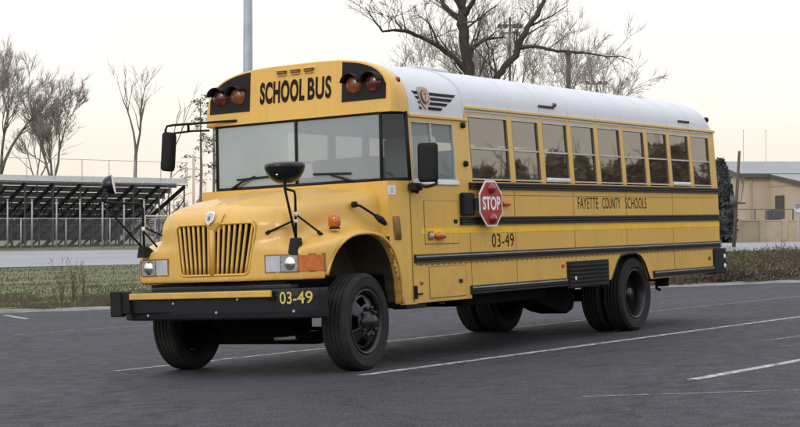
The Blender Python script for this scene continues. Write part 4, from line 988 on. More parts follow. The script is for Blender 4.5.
simple_tree(51, 112, 150, .22, 5, 'smaller spreading bare tree above the middle of the bleachers', kids=(5, 6), stem=.45, forks=3, spread=.55)
simple_tree(36, 128, 165, .14, 25, 'slim short bare tree between the two spreading trees over the bleachers', kids=(3, 4), stem=.5, forks=3, spread=.6, maxl=3)
simple_tree(137, 82, 150, .20, 9, 'tall thin bare tree standing alone above the right half of the bleachers', kids=(2, 4), maxl=3, stem=.55, spread=.5, forks=3)
simple_tree(163, 86, 170, .10, 19, 'slender leaning sapling between the lone bare tree and the pines', kids=(2, 3), maxl=2, stem=.6, spread=.35, forks=2, lean=.12)
# big fork-trunked tree behind the roof, its main limbs laid out as they grow
def big_tree():
    D = 60; MINR[0] = .008; r = random.Random(21); base = at(483, 250, D); base.z = gz(base.x, D)-.1
    px = D/FPX
    def b(T, Cc):
        def limb(pts, dep, tw=3, lens=1.6, lv=1):
            P_ = []; Rr = []
            for i, (u, v, hw) in enumerate(pts):
                q = at(u, v, D); q.y += dep[0]+(dep[1]-dep[0])*i/(len(pts)-1); P_.append(q); Rr.append(hw*px*1.08)
            # subdivide with a little wobble
            Q, S = [], []
            for i in range(len(P_)-1):
                for k in range(3):
                    t = k/3; q = P_[i].lerp(P_[i+1], t)
                    if k: q = q+Vector((r.uniform(-1, 1), r.uniform(-1, 1), r.uniform(-1, 1)))*Rr[i]*.35
                    Q.append(q); S.append(lerp(Rr[i], Rr[i+1], t)*r.uniform(.93, 1.1))
            Q.append(P_[-1]); S.append(Rr[-1]); T.tube(Q, S, 9, caps=False)
            for i in range(2, len(Q)):
                if r.random() < tw/3:
                    d = (Q[i]-Q[i-1]).normalized(); ax = Vector((r.uniform(-1, 1), r.uniform(-1, 1), r.uniform(-.4, 1))).normalized(); d = (d*.5+ax+Vector((0, 0, .3))).normalized()
                    grow(T, Cc, Q[i], d, lens*r.uniform(.5, 1.2), clamp(S[i]*.35, .012, .045), 2, r, 4, .7, .12, (3, 5))
        limb([(483, 252, 12), (483, 180, 10.5), (482, 125, 9.5)], (0, 0), 0)
        limb([(482, 130, 7), (476, 95, 5.6), (469, 74, 5.0), (465.5, 50, 4.6), (464, 30, 4.8), (462, 14, 4.6), (463, 2, 3.4), (466, -25, 2.6), (468, -55, 1.2)], (0, 0), 1.6)
        limb([(462, 20, 3.4), (452, 12, 2.6), (444, 2, 2.2), (436, -20, 1.4)], (0, .8), 1)
        limb([(463, 16, 3.2), (472, 4, 2.2), (480, -15, 1.4)], (0, -.8), 1)
        limb([(463, 10, 3.0), (456, 0, 2.3), (452, -25, 1.5)], (0, -.4), 1)
        limb([(468, 72, 3.0), (455, 58, 2.4), (440, 48, 2.1), (420, 38, 1.8), (405, 33, 1.6), (392, 33, 1.2), (383, 35, 1.0), (377, 28, .7), (366, 12, .4)], (0, -1.5), 2.0, 1.1)
        limb([(438, 47, 1.2), (434, 36, .9), (428, 25, .7), (418, 19, .4)], (-.7, -1.0), 2, .8)
        limb([(402, 33, .8), (397, 27, .6), (393, 19, .3)], (-1.2, -1.3), 2, .5)
        limb([(468, 58, 2.0), (474, 46, 1.9), (485, 37, 1.6), (497, 35, 1.1), (508, 33, .7)], (0, 1.2), 2.2, 1.0)
        limb([(486, 37, .8), (489, 44, .8), (494, 48, .5)], (.6, .8), 1, .5)
        limb([(483, 130, 6), (490, 100, 4.6), (496, 80, 3.6), (504, 67, 3.2), (517, 55, 3.0), (521, 40, 3.0), (528, 26, 2.6), (539, 13, 2.3), (545, 0, 2.0), (549, -20, 1.3), (550, -45, .7)], (0, .6), 1.8, 1.5)
        limb([(522, 47, 2.0), (532, 46, 1.6), (543, 48, 1.5), (556, 52, 1.4), (570, 53, 1.3), (588, 55, .9), (604, 59, .7), (618, 59, .45), (628, 63, .25)], (.2, -1.2), 1.8, 1.0)
        limb([(528, 26, 1.2), (540, 20, .9), (552, 14, .6), (570, 2, .3)], (.3, .8), 2, .9)
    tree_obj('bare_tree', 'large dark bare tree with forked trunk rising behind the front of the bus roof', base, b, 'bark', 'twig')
big_tree()
simple_tree(604, 66, 95, .16, 31, 'fine-twigged bare tree behind the middle of the bus roof', kids=(3, 5), stem=.5, forks=4, spread=.75)
simple_tree(548, 52, 110, .15, 37, 'pale bare tree behind the wooden pole over the bus roof', kids=(4, 5), stem=.5, forks=3, spread=.7)
simple_tree(497, 30, 105, .14, 41, 'slender bare tree behind the fork of the large dark tree', kids=(4, 5), stem=.45, forks=4, spread=.7)
simple_tree(432, 50, 115, .14, 47, 'pale bare tree behind the front end of the bus roof', kids=(4, 5), stem=.55, forks=3, spread=.75)
# sparse pines
def pine(u, vtop, D, label, seed):
    r = random.Random(seed); x = (u-400)/FPX*D; z0 = gz(x, D)-.1; zt = CAMZ+(232-vtop)/FPX*D; base = Vector((x, D, z0)); Hh = zt-z0
    def b(T, Cc):
        T.tube([base, base+Vector((.1, 0, Hh*.5)), base+Vector((0, 0, Hh))], [.16, .12, .03], 6, caps=False)
        for i in range(15):
            t = lerp(.42, .99, i/14); q = base+Vector((0, 0, Hh*t)); a = r.uniform(0, 2*PI); l = (1.15-t)*3.0*r.uniform(.5, 1.1)
            e = q+Vector((math.cos(a)*l, math.sin(a)*l, r.uniform(-.3, .4))); T.tube([q, e], [.035, .012], 3, caps=False)
            for k in range(34):
                s_ = e.lerp(q, r.random()**1.6*.75)+Vector((r.gauss(0, .22), r.gauss(0, .22), r.gauss(0, .13))); v1 = Vector((r.uniform(-1, 1), r.uniform(-1, 1), r.uniform(-.5, 1)))*.16; v2_ = Vector((r.uniform(-1, 1), r.uniform(-1, 1), r.uniform(-1, 1)))*.06
                Cc.add([s_-v1, s_+v2_, s_+v1, s_-v2_], [(0, 1, 2, 3)])
    tree_obj('pine_tree', label, base, b, 'bark_far', 'pine')
pine(200, 98, 140, 'thin tall pine left of the windscreen, the nearer to the bleachers', 3); pine(213, 92, 140, 'thin tall pine whose crown is half hidden by the front of the bus', 8)
# far wood line seen past the end of the bleachers
def woods(name, u0, u1, D, vlo, vhi, n, seed, m_):
    r = random.Random(seed); mb = MB()
    for _ in range(n):
        u = r.uniform(u0, u1); x = (u-400)/FPX*D; y = D+r.uniform(-6, 14); z0 = gz(x, y); h = (CAMZ+(232-r.uniform(vhi, vlo))/FPX*D-z0)*(.8+.2*math.sin(u*.19)+.12*math.sin(u*.55)); p = Vector((x, y, z0))
        top_ = p+Vector((r.uniform(-.6, .6), 0, h)); mb.tube([p, top_], [.16, .05], 3, caps=False)
        for k in range(9):
            q = p.lerp(top_, r.uniform(.25, 1)); e = q+Vector((r.uniform(-1.3, 1.3), r.uniform(-1, 1), r.uniform(.2, 1.3))); mb.tube([q, e], [.08, .03], 3, caps=False)
        for k in range(22):
            q = p.lerp(top_, r.uniform(.05, .75))+Vector((r.gauss(0, .6), r.gauss(0, .6), 0)); s_ = r.uniform(.2, .6)
            mb.add([q+Vector((-s_, 0, 0)), q+Vector((0, .1, -s_)), q+Vector((s_, 0, s_*.2)), q+Vector((0, 0, s_))], [(0, 1, 2, 3)])
    tag(mb.build(name, m_, fix=False), 'grey-brown bare wood far behind the lot', 'woods', kind='stuff')
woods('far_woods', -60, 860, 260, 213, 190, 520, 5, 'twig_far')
# dark evergreen beside the tan building
def evergreen(u, vtop, D, wid, seed, label):
    r = random.Random(seed); x = (u-400)/FPX*D; z0 = gz(x, D); zt = CAMZ+(232-vtop)/FPX*D; Hh = zt-z0; base = Vector((x, D, z0))
    def b(T, Cc):
        T.tube([base, base+Vector((0, 0, Hh*.9))], [.2, .05], 6, caps=False)
        for _ in range(5200):
            t = r.random(); th = r.uniform(0, 2*PI); rr = wid*(1-t**3*.75)*(r.random()**.4)*(1+.15*math.sin(5*th+7*t)); q = base+Vector((rr*math.cos(th), rr*math.sin(th), Hh*(.02+.96*t)+r.gauss(0, .1)))
            a = Vector((r.uniform(-1, 1), r.uniform(-1, 1), r.uniform(-1, 1)))*.17; c_ = Vector((r.uniform(-1, 1), r.uniform(-1, 1), r.uniform(-1, 1)))*.15
            Cc.add([q-a, q+c_, q+a, q-c_], [(0, 1, 2, 3)])
    return tree_obj('evergreen_tree', label, base, b, 'bark', 'evergreen')
evergreen(720, 160, 100, .85, 2, 'dark evergreen between the tail of the bus and the tan building')
evergreen(709, 168, 104, .8, 6, 'dark evergreen mostly hidden behind the tail of the bus')
# ---- poles
def pole_base(u, D): x = (u-400)/FPX*D; return Vector((x, D, gz(x, D)))
b = pole_base(247.7, 58); mb = MB(); mb.smooth = True; mb.tube([(0, 0, -.1), (0, 0, 4), (0, 0, 17)], [.20, .175, .135], 20); mb.tube([(0, 0, -.1), (0, 0, .12)], .3, 8)
root = empty('light_pole', loc=b); mb.build('pole', 'pole_grey', root, fix=True); mb = MB(); mb.box(-1.2, 1.2, -.08, .08, 16.9, 17.05)
for xx in (-1.0, 1.0): mb.box(xx-.3, xx+.3, -.35, .35, 16.7, 16.9)
mb.build('lamp_head', 'fascia_grey', root, bevel=.03); mb = MB(); mb.box(-.11, .11, -.23, -.16, 3.0, 3.4); mb.build('access_cover', 'pole_grey', root, bevel=.01)
tag(root, 'thick grey steel pole rising behind the left front of the bus', 'light pole')
D = 130; b = pole_base(510, D); root = empty('floodlight_tower', loc=b); zt = CAMZ+(232-17)/FPX*D-b.z; mb = MB(); mb.smooth = True; mb.tube([(0, 0, -.1), (0, 0, zt)], [.17, .09], 8); mb.build('pole', 'wood_pole', root)
mb = MB(); mb.beam((-.9, 0, zt-.6), (.9, 0, zt-.6), .1, .1); mb.beam((-.7, 0, zt-1.2), (.7, 0, zt-1.2), .1, .1); mb.build('crossbar', 'wood_pole', root)
for xx, zz in ((-.8, -.6), (-.35, -.6), (.35, -.6), (.8, -.6), (-.6, -1.2), (.6, -1.2)):
    mb = MB(); mb.smooth = True; mb.lathe([(.05, .1), (.2, -.1), (.19, -.12), (.001, -.05)], (xx, -.1, zt+zz-.1), 10, 'y'); mb.build('floodlight', 'fascia_grey', root)
tag(root, 'slim floodlight pole with a cluster of lamps seen through the big bare tree', 'light tower')
D = 48; b = pole_base(568.5, D); zt = CAMZ+(232-54)/FPX*D-b.z; root = empty('utility_pole', loc=b); mb = MB(); mb.smooth = True; mb.tube([(0, 0, -.1), (0, 0, zt)], [.085, .07], 10); mb.build('pole', 'wood_pole', root); mb = MB(); mb.box(-.09, .09, -.09, .09, zt, zt+.04); mb.build('pole_cap', 'fascia_grey', root)
tag(root, 'short dark square-topped pole behind the middle of the bus roof', 'utility pole')
D = 140; b = pole_base(597, D); zt = CAMZ+(232-83)/FPX*D-b.z; root = empty('floodlight_tower', loc=b); mb = MB(); mb.tube([(0, 0, -.1), (0, 0, zt)], [.12, .07], 6); mb.build('pole', 'wood_pole', root)
mb = MB(); mb.beam((-.8, 0, zt), (.8, 0, zt), .08, .08)
for xx in (-.75, -.3, .25, .7): mb.box(xx-.16, xx+.16, -.2, .05, zt-.12, zt+.16)
mb.build('floodlight', 'fascia_grey', root); tag(root, 'low cluster of floodlights just above the bus roof, right of the short pole', 'light tower')
for u, v, lab in ((743.5, 130, 'left of the two faint thin masts above the tan building'), (766, 130, 'right of the two faint thin masts above the tan building')):
    D = 180; b = pole_base(u, D); zt = CAMZ+(232-v)/FPX*D-b.z; mb = MB(); mb.tube([(0, 0, 0), (0, 0, zt)], [.035, .03], 5); mb.tube([(0, 0, zt*.985), (0, 0, zt)], .05, 5); o = mb.build('antenna_mast', 'tan_wall'); o.location = b; tag(o, lab, 'mast', 'faint masts above the building')
# leaning utility pole by the building
D = 84; b = pole_base(733.5, D); root = empty('utility_pole', loc=b); zt = CAMZ+(232-151)/FPX*D-b.z
mb = MB(); mb.smooth = True; mb.tube([(0, 0, -.1), (.38*.8, 0, zt)], [.095, .07], 8); mb.build('pole', 'wood_pole', root)
mb = MB(); mb.smooth = True; mb.cyl((-.05, -.25, zt*.44), (-.05, -.25, zt*.44+.45), .17, 12); mb.build('transformer', 'fascia_grey', root)
mb = MB(); mb.beam((-.35, 0, zt*.46), (.6, 0, zt*.46), .08, .08); mb.build('crossarm', 'wood_pole', root); mb = MB(); mb.smooth = True; mb.cyl((-.12, -.1, zt*.72), (-.12, -.1, zt*.72+.25), .05, 8); mb.build('insulator', 'fascia_grey', root)
mb = MB(); mb.tube([(.25, 0, zt*.80), (.6, .5, zt*.66), (.5, .5, zt*.5), (.1, 0, zt*.42)], .02, 4); mb.build('wire', 'fascia_grey', root)
tag(root, 'leaning brown wooden pole with transformer in front of the tan building', 'utility pole')
# ---- bleachers seen from behind
def bleachers():
    Pr = Vector((-15.0, 118)); th = math.radians(38); a = Vector((math.cos(th), math.sin(th))); p = Vector((-math.sin(th), math.cos(th)))
    gz0 = gz(Pr.x, Pr.y); 
    def W(s, d, z): q = Pr + a*s + p*d; return Vector((q.x, q.y, z))   # s<=0 runs left along the back, d into the depth
    root = empty('bleachers', loc=(Pr.x, Pr.y, gz0)); off = Vector((Pr.x, Pr.y, gz0))
    def fin(mb, name, m_): mb.v = [tuple(Vector(v)-off) for v in mb.v]; return mb.build(name, m_, root)
    ZT = 4.58; LEN = 34; ROWS = 11; DD = .82; DZ = .375
    def zb(s): return gz(*(Pr+a*s))
    mb = MB(); mb.beam(W(-LEN, -.05, ZT+.12), W(0, -.05, ZT+.12), .06, .38); fin(mb, 'fascia', 'bleacher_alu')
    mb = MB(); mb.beam(W(-LEN, .5, ZT-.15), W(0, .5, ZT-.15), 1.2, .06); fin(mb, 'walkway', 'bleacher_plank')
    for i in range(ROWS):
        d = 1.1+i*DD; z = ZT-.2-i*DZ
        mb = MB(); mb.beam(W(-LEN, d, z+.30), W(-.1, d, z+.30), .28, .05); mb.beam(W(-LEN, d+.42, z-.08), W(-.1, d+.42, z-.08), .40, .04); mb.beam(W(-LEN, d+.2, z+.08), W(-.1, d+.2, z+.06), .03, .365); fin(mb, 'bench_row', 'bleacher_plank')
    s = -.15
    while s > -LEN:
        mb = MB(); mb.beam(W(s, .1, ZT-.25), W(s, 1.0+ROWS*DD, ZT-.35-ROWS*DZ-.1), .14, .24); fin(mb, 'raker', 'bleacher_dark')
        mb = MB()
        for d in (.15, 2.2, 4.3, 6.4):
            zt_ = ZT-.3-max(0, d-.6)*DZ/DD; mb.beam(W(s, d, zb(s)-.1), W(s, d, zt_), .10, .10, (1, 0, 0))
        mb.beam(W(s, .15, zb(s)+.4), W(s, 3.2, ZT-1.7), .06, .06); mb.beam(W(s, .15, ZT-1.2), W(s, 4.3, zb(s)+.3), .06, .06); mb.beam(W(s-1.0, .9, ZT-.5), W(s-1.0, 1.0+ROWS*DD, ZT-.45-ROWS*DZ), .08, .14); mb.beam(W(s, .2, 1.9), W(s, 6.2, 1.9-.2), .06, .06); fin(mb, 'support_frame', 'bleacher_dark')
        mb = MB(); mb.beam(W(s, -.08, ZT+.1), W(s, -.08, ZT+1.45), .05, .05, (1, 0, 0)); fin(mb, 'guard_post', 'galv')
        s -= 2.02
    mb = MB()
    for z in (ZT+1.43, ): mb.beam(W(-LEN, -.08, z), W(0, -.08, z), .035, .035)
    for d in range(0, 9):
        pass
    mb.beam(W(0, -.08, ZT+1.43), W(0, 9.3, ZT+1.3-11*DZ+.2), .04, .04)
    for i in range(0, 5): d = i*2.2; z = ZT-.2-max(0, d-1)*DZ/DD; mb.beam(W(0, d, z-.2), W(0, d, z+1.3), .045, .045, (1, 0, 0))
    fin(mb, 'guard_rail', 'galv')
    # stored boxes and low stuff beneath
    tag(root, 'long open-backed aluminium bleachers seen from behind at the left', 'bleachers')
bleachers()
# tall silvery posts and chain-link fence in front of the bleachers
def fence(name, pts_u, D, vtop, label, railmat='galv', mesh=True, vrail=None, postw=.07):
    b = pole_base(pts_u[0], D); root = empty(name, loc=b); prev = None
    for u in pts_u:
        q = pole_base(u, D)-b; h = CAMZ+(232-vtop)/FPX*D-(q+b).z; mb = MB(); mb.smooth = True; mb.tube([q-Vector((0, 0, .1)), q+Vector((0, 0, h))], postw/2, 6); mb.build('post', railmat, root)
        if prev is not None:
            mb = MB(); mb.tube([prev[0]+Vector((0, 0, prev[1]-.02)), q+Vector((0, 0, h-.02))], .022, 5); mb.build('rail', railmat, root)
            if mesh: mb = MB(); mb.add([prev[0]+Vector((0, .03, .05)), q+Vector((0, .03, .05)), q+Vector((0, .03, h)), prev[0]+Vector((0, .03, prev[1]))], [(0, 1, 2, 3)]); mb.build('mesh', 'chainlink', root, fix=False)
        prev = (q, h)
    tag(root, label, 'fence'); return root
fence('chainlink_fence', [-70, -25, 21, 66, 110, 155, 200, 245], 104, 218, 'low chain-link fence with silver posts along the foot of the bleachers')
for i, u in enumerate([7.5, 32, 56.5, 80, 102.5, 124, 144]):
    D = 107; b = pole_base(u, D); h = CAMZ+(232-200)/FPX*D-b.z; mb = MB(); mb.smooth = True; mb.tube([(0, 0, -.1), (0, 0, h)], .05, 8); mb.tube([(0, 0, h), (0, 0, h+.06)], .07, 8); o = mb.build('fence_post', 'pole_grey'); o.location = b
    tag(o, 'tall silver post standing in the row behind the low chain-link fence', 'post', 'tall silver posts in front of the bleachers')
# tall pale post + horizontal pipe right of the bleachers
D = 100; b = pole_base(193.5, D); mb = MB(); mb.smooth = True; mb.tube([(0, 0, -.1), (0, 0, CAMZ+(232-155)/FPX*D-b.z)], .075, 8); o = mb.build('fence_post', 'tan_wall'); o.location = b; tag(o, 'tall pale post just right of the end of the bleachers', 'post')
D = 98; b = pole_base(145, D); q = pole_base(205, D); mb = MB(); mb.smooth = True
h = CAMZ+(232-216)/FPX*D; mb.tube([(0, 0, h-b.z), (q.x-b.x, 0, h-b.z)], .05, 8); mb.tube([(0, 0, 0), (0, 0, h-b.z)], .05, 8); mb.tube([(q.x-b.x, 0, q.z-b.z), (q.x-b.x, 0, h-b.z)], .05, 8); o = mb.build('pipe_gate', 'tan_wall'); o.location = b; tag(o, 'pale horizontal pipe rail behind the left fender of the bus', 'gate')
# ---- tan building on the right
def building():
    D = 118; s = D/FPX; ox, oy = at(745, 0, D).x, D; oz = .4
    root = empty('school_building', loc=(ox, oy, oz)); 
    def z(v, dd=0): return CAMZ+(232-v)/FPX*(D+dd)-oz
    E1 = z(174.5); X2 = (787-745)*s; X3 = (900-745)*s; Xm = (770-745)*s
    # main block: front wall, receding left gable
    mb = MB(); 
    Lx = -(745-729)*s-.15
    mb.prism([(0, 0), (X3, 0), (X3, 11), (Lx*(1.0)-.3, 11)], 'z', 0, E1); mb.build('wall', 'tan_wall', root)
    Rz = z(165, 7)
    mb = MB(); mb.add([(0, 0, E1), (Lx*.5-.15, 5.5, Rz), (Lx-.3, 11, E1), (X3, 0, E1), (X3, 5.5, Rz), (X3, 11, E1)], [(0, 1, 2)]); mb.build('gable', 'tan_wall', root, fix=False)
    mb = MB(); o_ = .35
    mb.add([(-.5, -.35, E1-.02), (X3, -.35, E1-.02), (X3, 5.5, Rz+.15), (Lx*.5-.6, 5.5, Rz+.15), (Lx-.8, 11.3, E1-.02), (X3, 11.3, E1-.02)], [(0, 1, 2, 3), (3, 2, 5, 4)]); mb.build('roof', 'roof_metal', root, solid=.12)
    mb = MB(); mb.beam((-.55, -.42, E1-.08), (X3, -.42, E1-.08), .1, .28); mb.beam((-.55, -.42, E1-.08), (Lx*.5-.65, 5.5, Rz+.06), .1, .26); mb.build('fascia', 'fascia_grey', root)
    # wing in front on the right, with a lower eave and a rake on its left side
    E2 = z(183.5, -6); mb = MB(); mb.prism([(Xm, 0), (X2, -6), (X3, -6), (X3, 0)], 'z', 0, E2-.05)
    mb.build('wing_wall', 'tan_wall', root)
    mb = MB(); mb.add([(Xm, 0, E2-.05), (X2, -6, E2-.05), (Xm, 0, E1)], [(0, 1, 2)]); mb.build('wing_gable', 'tan_wall', root, fix=False, solid=.1)
    mb = MB(); mb.add([(Xm-.2, 0, E1+.02), (X2-.25, -6.35, E2), (X3, -6.35, E2), (X3, 0, E1+.02)], [(0, 1, 2, 3)]); mb.build('wing_roof', 'roof_metal', root, solid=.12)
    mb = MB(); mb.beam((X2-.3, -6.42, E2-.06), (X3, -6.42, E2-.06), .1, .28); mb.beam((Xm-.22, -.1, E1-.06), (X2-.3, -6.4, E2-.06), .12, .26); mb.build('wing_fascia', 'fascia_grey', root)
    # door in the slanting wall
    d = (Vector((X2, -6, 0))-Vector((Xm, 0, 0))); t0, t1 = .16, .40; n = Vector((d.y, -d.x, 0)).normalized()*.05
    if n.x > 0: n = -n
    A = Vector((Xm, 0, 0))+d*t0+n; B_ = Vector((Xm, 0, 0))+d*t1+n
    mb = MB(); mb.hexa([A, B_, B_-n*1.5, A-n*1.5, A+Vector((0, 0, z(196))), B_+Vector((0, 0, z(196))), B_-n*1.5+Vector((0, 0, z(196))), A-n*1.5+Vector((0, 0, z(196)))]); mb.build('door', 'door_dark', root)
    mb = MB(); mb.beam((.4, -.05, 0), (.4, -.05, E1-.2), .1, .1, (1, 0, 0)); mb.build('downpipe', 'tan_block', root)
    tag(root, 'tan walled building with grey metal roof at the right edge', 'building')
building()
def low_wall():
    D = 103; b = pole_base(716, D); root = empty('boundary_wall', loc=b); z1 = CAMZ+(232-221)/FPX*D-b.z; X_ = (900-716)/FPX*D
    n = 8
    for i in range(n):
        x0, x1 = X_*i/n, X_*(i+1)/n; mb = MB(); mb.box(x0+.02, x1-.02, 0, .2, -.2, z1+gz(b.x+x0, D)*0); mb.build('wall_panel', 'tan_block', root, bevel=.02)
        mb = MB(); mb.box(x1-.16, x1+.16, -.06, .27, -.2, z1+(.12 if i != 3 else .35)); mb.build('pilaster', 'tan_block', root, bevel=.02)
    mb = MB(); mb.box(0, X_, -.03, .23, z1+.002, z1+.06); mb.build('coping', 'tan_wall', root)
    tag(root, 'low tan block wall with pilasters in front of the building', 'wall')
low_wall()
fence('railing_fence', [736, 755, 774, 793, 812, 831], 105.5, 209, 'dark railing fence standing behind the low tan wall', 'fascia_grey', True, postw=.09)
D = 106.5; b = pole_base(775, D); root = empty('air_conditioner', loc=b); mb = MB(); h = CAMZ+(232-210)/FPX*D-b.z; mb.box(-.55, .55, -.4, .4, 0, h); mb.build('case', 'fascia_grey', root, bevel=.04)
mb = MB(); mb.smooth = True; mb.lathe([(.001, .05), (.3, .04), (.32, 0)], (0, 0, h), 16, 'z'); mb.build('fan_cover', 'door_dark', root); tag(root, 'dark equipment box behind the railing beside the building door', 'equipment box')
D = 101; b = pole_base(798, D); b.z = CAMZ+(232-208)/FPX*D; root = empty('round_dish', loc=(b.x, b.y, gz(b.x, D))); mb = MB(); mb.smooth = True; zc = b.z-gz(b.x, D)
mb.lathe([(.001, .0), (.14, -.03), (.26, -.09), (.30, -.12)], (0, 0, zc), 20, 'y'); mb.build('dish', 'galv', root, solid=.02); mb = MB(); mb.cyl((0, .05, 0), (0, .05, zc), .05, 8); mb.build('stand', 'galv', root)
tag(root, 'pale round dish at the far right edge above the low wall', 'dish')
# ================================================================== GRASS AND WEEDS
def clump(x, y): return clamp(.55+.3*math.sin(x*1.9+1.3*math.sin(y*.8))+.25*math.sin(x*4.3+y*1.1)+.18*math.sin(x*9.1+y*3), .12, 1.25)
def weeds(name, n, xf, yf, hf, m_, seed, wid=.02, label='', droop=.4, dens=None, bits=0):
    r = random.Random(seed); mb = MB()
    k = 0
    while k < n:
        y = yf(r); x = xf(r, y)
        if dens and r.random() > dens(x, y): continue
        k += 1; z = ground_z(x, y)-.02; h = hf(r, x, y); a = r.uniform(0, 2*PI); l = h*droop*r.uniform(.2, 1); w_ = wid*r.uniform(.6, 1.3); p = Vector((x, y, z)); t = Vector((math.cos(a)*l, math.sin(a)*l, h)); s_ = Vector((math.sin(a*3+1), math.cos(a*3+1), 0))*w_
        mb.add([p-s_, p+s_, p+t*.55+Vector((0, 0, h*.08))+s_*.7, p+t, p+t*.55+Vector((0, 0, h*.08))-s_*.7], [(0, 1, 2, 3, 4)])
        if bits:
            for _ in range(bits):
                q = p + t*r.uniform(.3, 1.0) + Vector((r.gauss(0, .05), r.gauss(0, .05), 0)); v1 = Vector((r.uniform(-1, 1), r.uniform(-1, 1), r.uniform(-1, 1)))*.032; v2_ = Vector((r.uniform(-1, 1), r.uniform(-1, 1), r.uniform(-1, 1)))*.03; mb.add([q-v1, q+v2_, q+v1, q-v2_], [(0, 1, 2, 3)])
    return tag(mb.build(name, m_, fix=False), label, name.replace('_', ' '), kind='stuff')
def varied(name, cols, scale):
    m = mat(name, cols[0], .95); t = m.node_tree; b_ = t.nodes['Principled BSDF']; tc = t.nodes.new('ShaderNodeTexCoord'); n = t.nodes.new('ShaderNodeTexNoise'); n.inputs['Scale'].default_value = scale; n.inputs['Detail'].default_value = 8; n.inputs['Roughness'].default_value = .7
    t.links.new(tc.outputs['Object'], n.inputs['Vector']); r = t.nodes.new('ShaderNodeValToRGB'); t.links.new(n.outputs['Fac'], r.inputs[0]); e = r.color_ramp.elements
    e[0].position = .3; e[0].color = (*cols[0], 1); e[1].position = .7; e[1].color = (*cols[-1], 1)
    for i, c in enumerate(cols[1:-1]): q = e.new(.3+.4*(i+1)/(len(cols)-1)); q.color = (*c, 1)
varied('grass_blade', [(.095, .11, .036), (.13, .13, .05), (.175, .155, .075)], .25)
M['grass_blade'].node_tree.nodes['Noise Texture'].inputs['Detail'].default_value = 3
varied('dead_weed', [(.11, .088, .062), (.19, .152, .108), (.30, .24, .175)], .8)
varied('green_weed', [(.10, .10, .04), (.18, .155, .075), (.28, .23, .14)], .7)
L_ = lambda r, y: r.uniform(-.262*y, -.055*y); R_ = lambda r, y: r.uniform(.125*y, .262*y)
weeds('grass', 52000, lambda r, y: r.uniform(-.27*y, .27*y), lambda r: 38.7+36*r.random()**1.3, lambda r, x, y: r.uniform(.03, .10) if r.random() < .985 else r.uniform(.1, .16), 'grass_blade', 1, .02, 'short patchy winter grass beyond the lot')
weeds('dead_weeds', 30000, lambda r, y: r.uniform(-.27*y, .27*y), lambda r: 38.6+8*r.random()**1.8, lambda r, x, y: r.uniform(.06, .32)*clump(x*.8+3, y), 'dead_weed', 2, .009, 'brown dead weeds along the kerb')
weeds('roadside_brush', 26000, R_, lambda r: 38.9+9*r.random()**1.2, lambda r, x, y: r.uniform(.15, .62)*clump(x, y), 'dead_weed', 3, .010, 'tangled brown brush right of the bus', dens=lambda x, y: .25+.75*(math.sin(x*.9+2)*.5+.5), bits=3, droop=.8)
weeds('green_brush', 15000, lambda r, y: r.uniform(.18*y, .262*y), lambda r: 42+14*r.random(), lambda r, x, y: r.uniform(.2, .6)*clump(x+9, y), 'green_weed', 4, .012, 'olive green brush behind the dead weeds at the right', dens=lambda x, y: .15+.85*(math.sin(x*1.3)*.5+.5), bits=3, droop=.8)
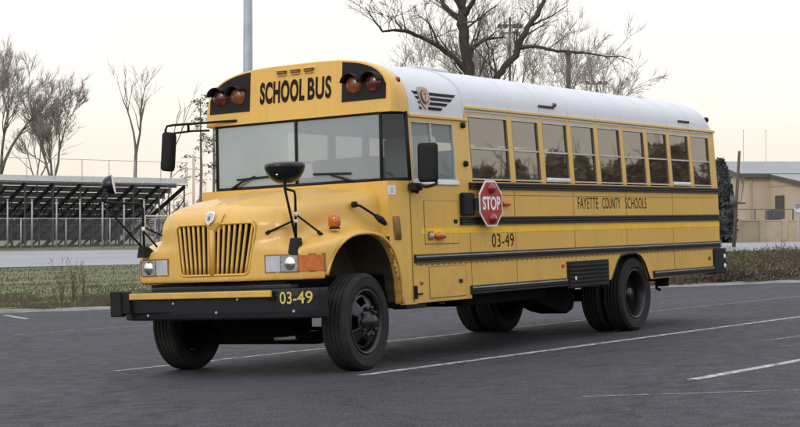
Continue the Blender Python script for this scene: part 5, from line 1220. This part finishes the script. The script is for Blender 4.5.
# a few taller bare weed stalks
def stalk(u, vtop, D, seed, label, n=7):
    r = random.Random(seed); b = pole_base(u, D); H_ = CAMZ+(232-vtop)/FPX*D-b.z; root = empty('weed_plant', loc=b); mb = MB()
    for i in range(n):
        a = r.uniform(0, 2*PI); sp = r.uniform(.1, .5)*H_*.5; h = H_*r.uniform(.55, 1); p1 = Vector((math.cos(a)*sp*.4, math.sin(a)*sp*.4, h*.55)); p2 = Vector((math.cos(a)*sp, math.sin(a)*sp, h)); mb.tube([(0, 0, -.02), p1, p2], [.012, .008, .003], 3, caps=False)
        for k in range(5):
            q = p1.lerp(p2, r.random()); e = q+Vector((r.uniform(-.12, .12), r.uniform(-.12, .12), r.uniform(.02, .16))); mb.tube([q, e], [.005, .003], 3, caps=False)
    mb.build('stem', 'dead_weed', root, fix=False); tag(root, label, 'weed plant')
stalk(62, 252, 41, 1, 'thin tall bare weed on the left grass, leftmost of three'); stalk(73, 262, 42.5, 2, 'bushy bare weed on the left grass, middle of three', 12); stalk(84, 256, 42, 3, 'curved bare weed on the left grass, rightmost of three')
for i, (u, v, l) in enumerate(((765, 244, 'tall bare weed above the brush, leftmost at the right edge'), (781, 240, 'tall bare weed above the brush, second from the right edge'), (797, 246, 'tall bare weed above the brush at the very right edge'), (742, 250, 'bare weed above the brush below the leaning pole'))): stalk(u, v, 44, 10+i, l, 9)

# wooded edge of the property to the right of the lot, mirrored in the bus windows
def edge_woods():
    r = random.Random(77); mb = MB()
    for i in range(52):
        a = math.radians(lerp(46, 72, i/51)+r.uniform(-.4, .4)); d = 66+r.uniform(-3, 9); x = 6+math.sin(a)*d; y = 22+math.cos(a)*d; z0 = ground_z(x, y); top = 10.7+.6*math.sin(i*.8)+.5*math.sin(i*2.1+1)+r.uniform(-.8, .8); h = top-z0; wd = r.uniform(1.3, 2.4)
        mb.tube([(x, y, z0-.3), (x, y, top-.6)], [.22, .05], 5, caps=False)
        for _ in range(9):
            q = Vector((x, y, z0+h*r.uniform(.5, .95))); mb.tube([q, q+Vector((r.uniform(-1.4, 1.4), r.uniform(-1.4, 1.4), r.uniform(.5, 1.8)))], [.07, .02], 3, caps=False)
        for _ in range(1000):
            t = r.random(); th = r.uniform(0, 2*PI); rr = wd*(1-.75*t**2.5)*r.random()**.4; q = Vector((x+rr*math.cos(th), y+rr*math.sin(th), z0+h*(.02+.95*t)))
            v1 = Vector((r.uniform(-1, 1), r.uniform(-1, 1), r.uniform(-1, 1)))*.24; v2_ = Vector((r.uniform(-1, 1), r.uniform(-1, 1), r.uniform(-1, 1)))*.22; mb.add([q-v1, q+v2_, q+v1, q-v2_], [(0, 1, 2, 3)])
    tag(mb.build('edge_woods', 'woods_brown', fix=False), 'brown wooded edge of the lot mirrored in the bus windows', 'woods', kind='stuff')
edge_woods()
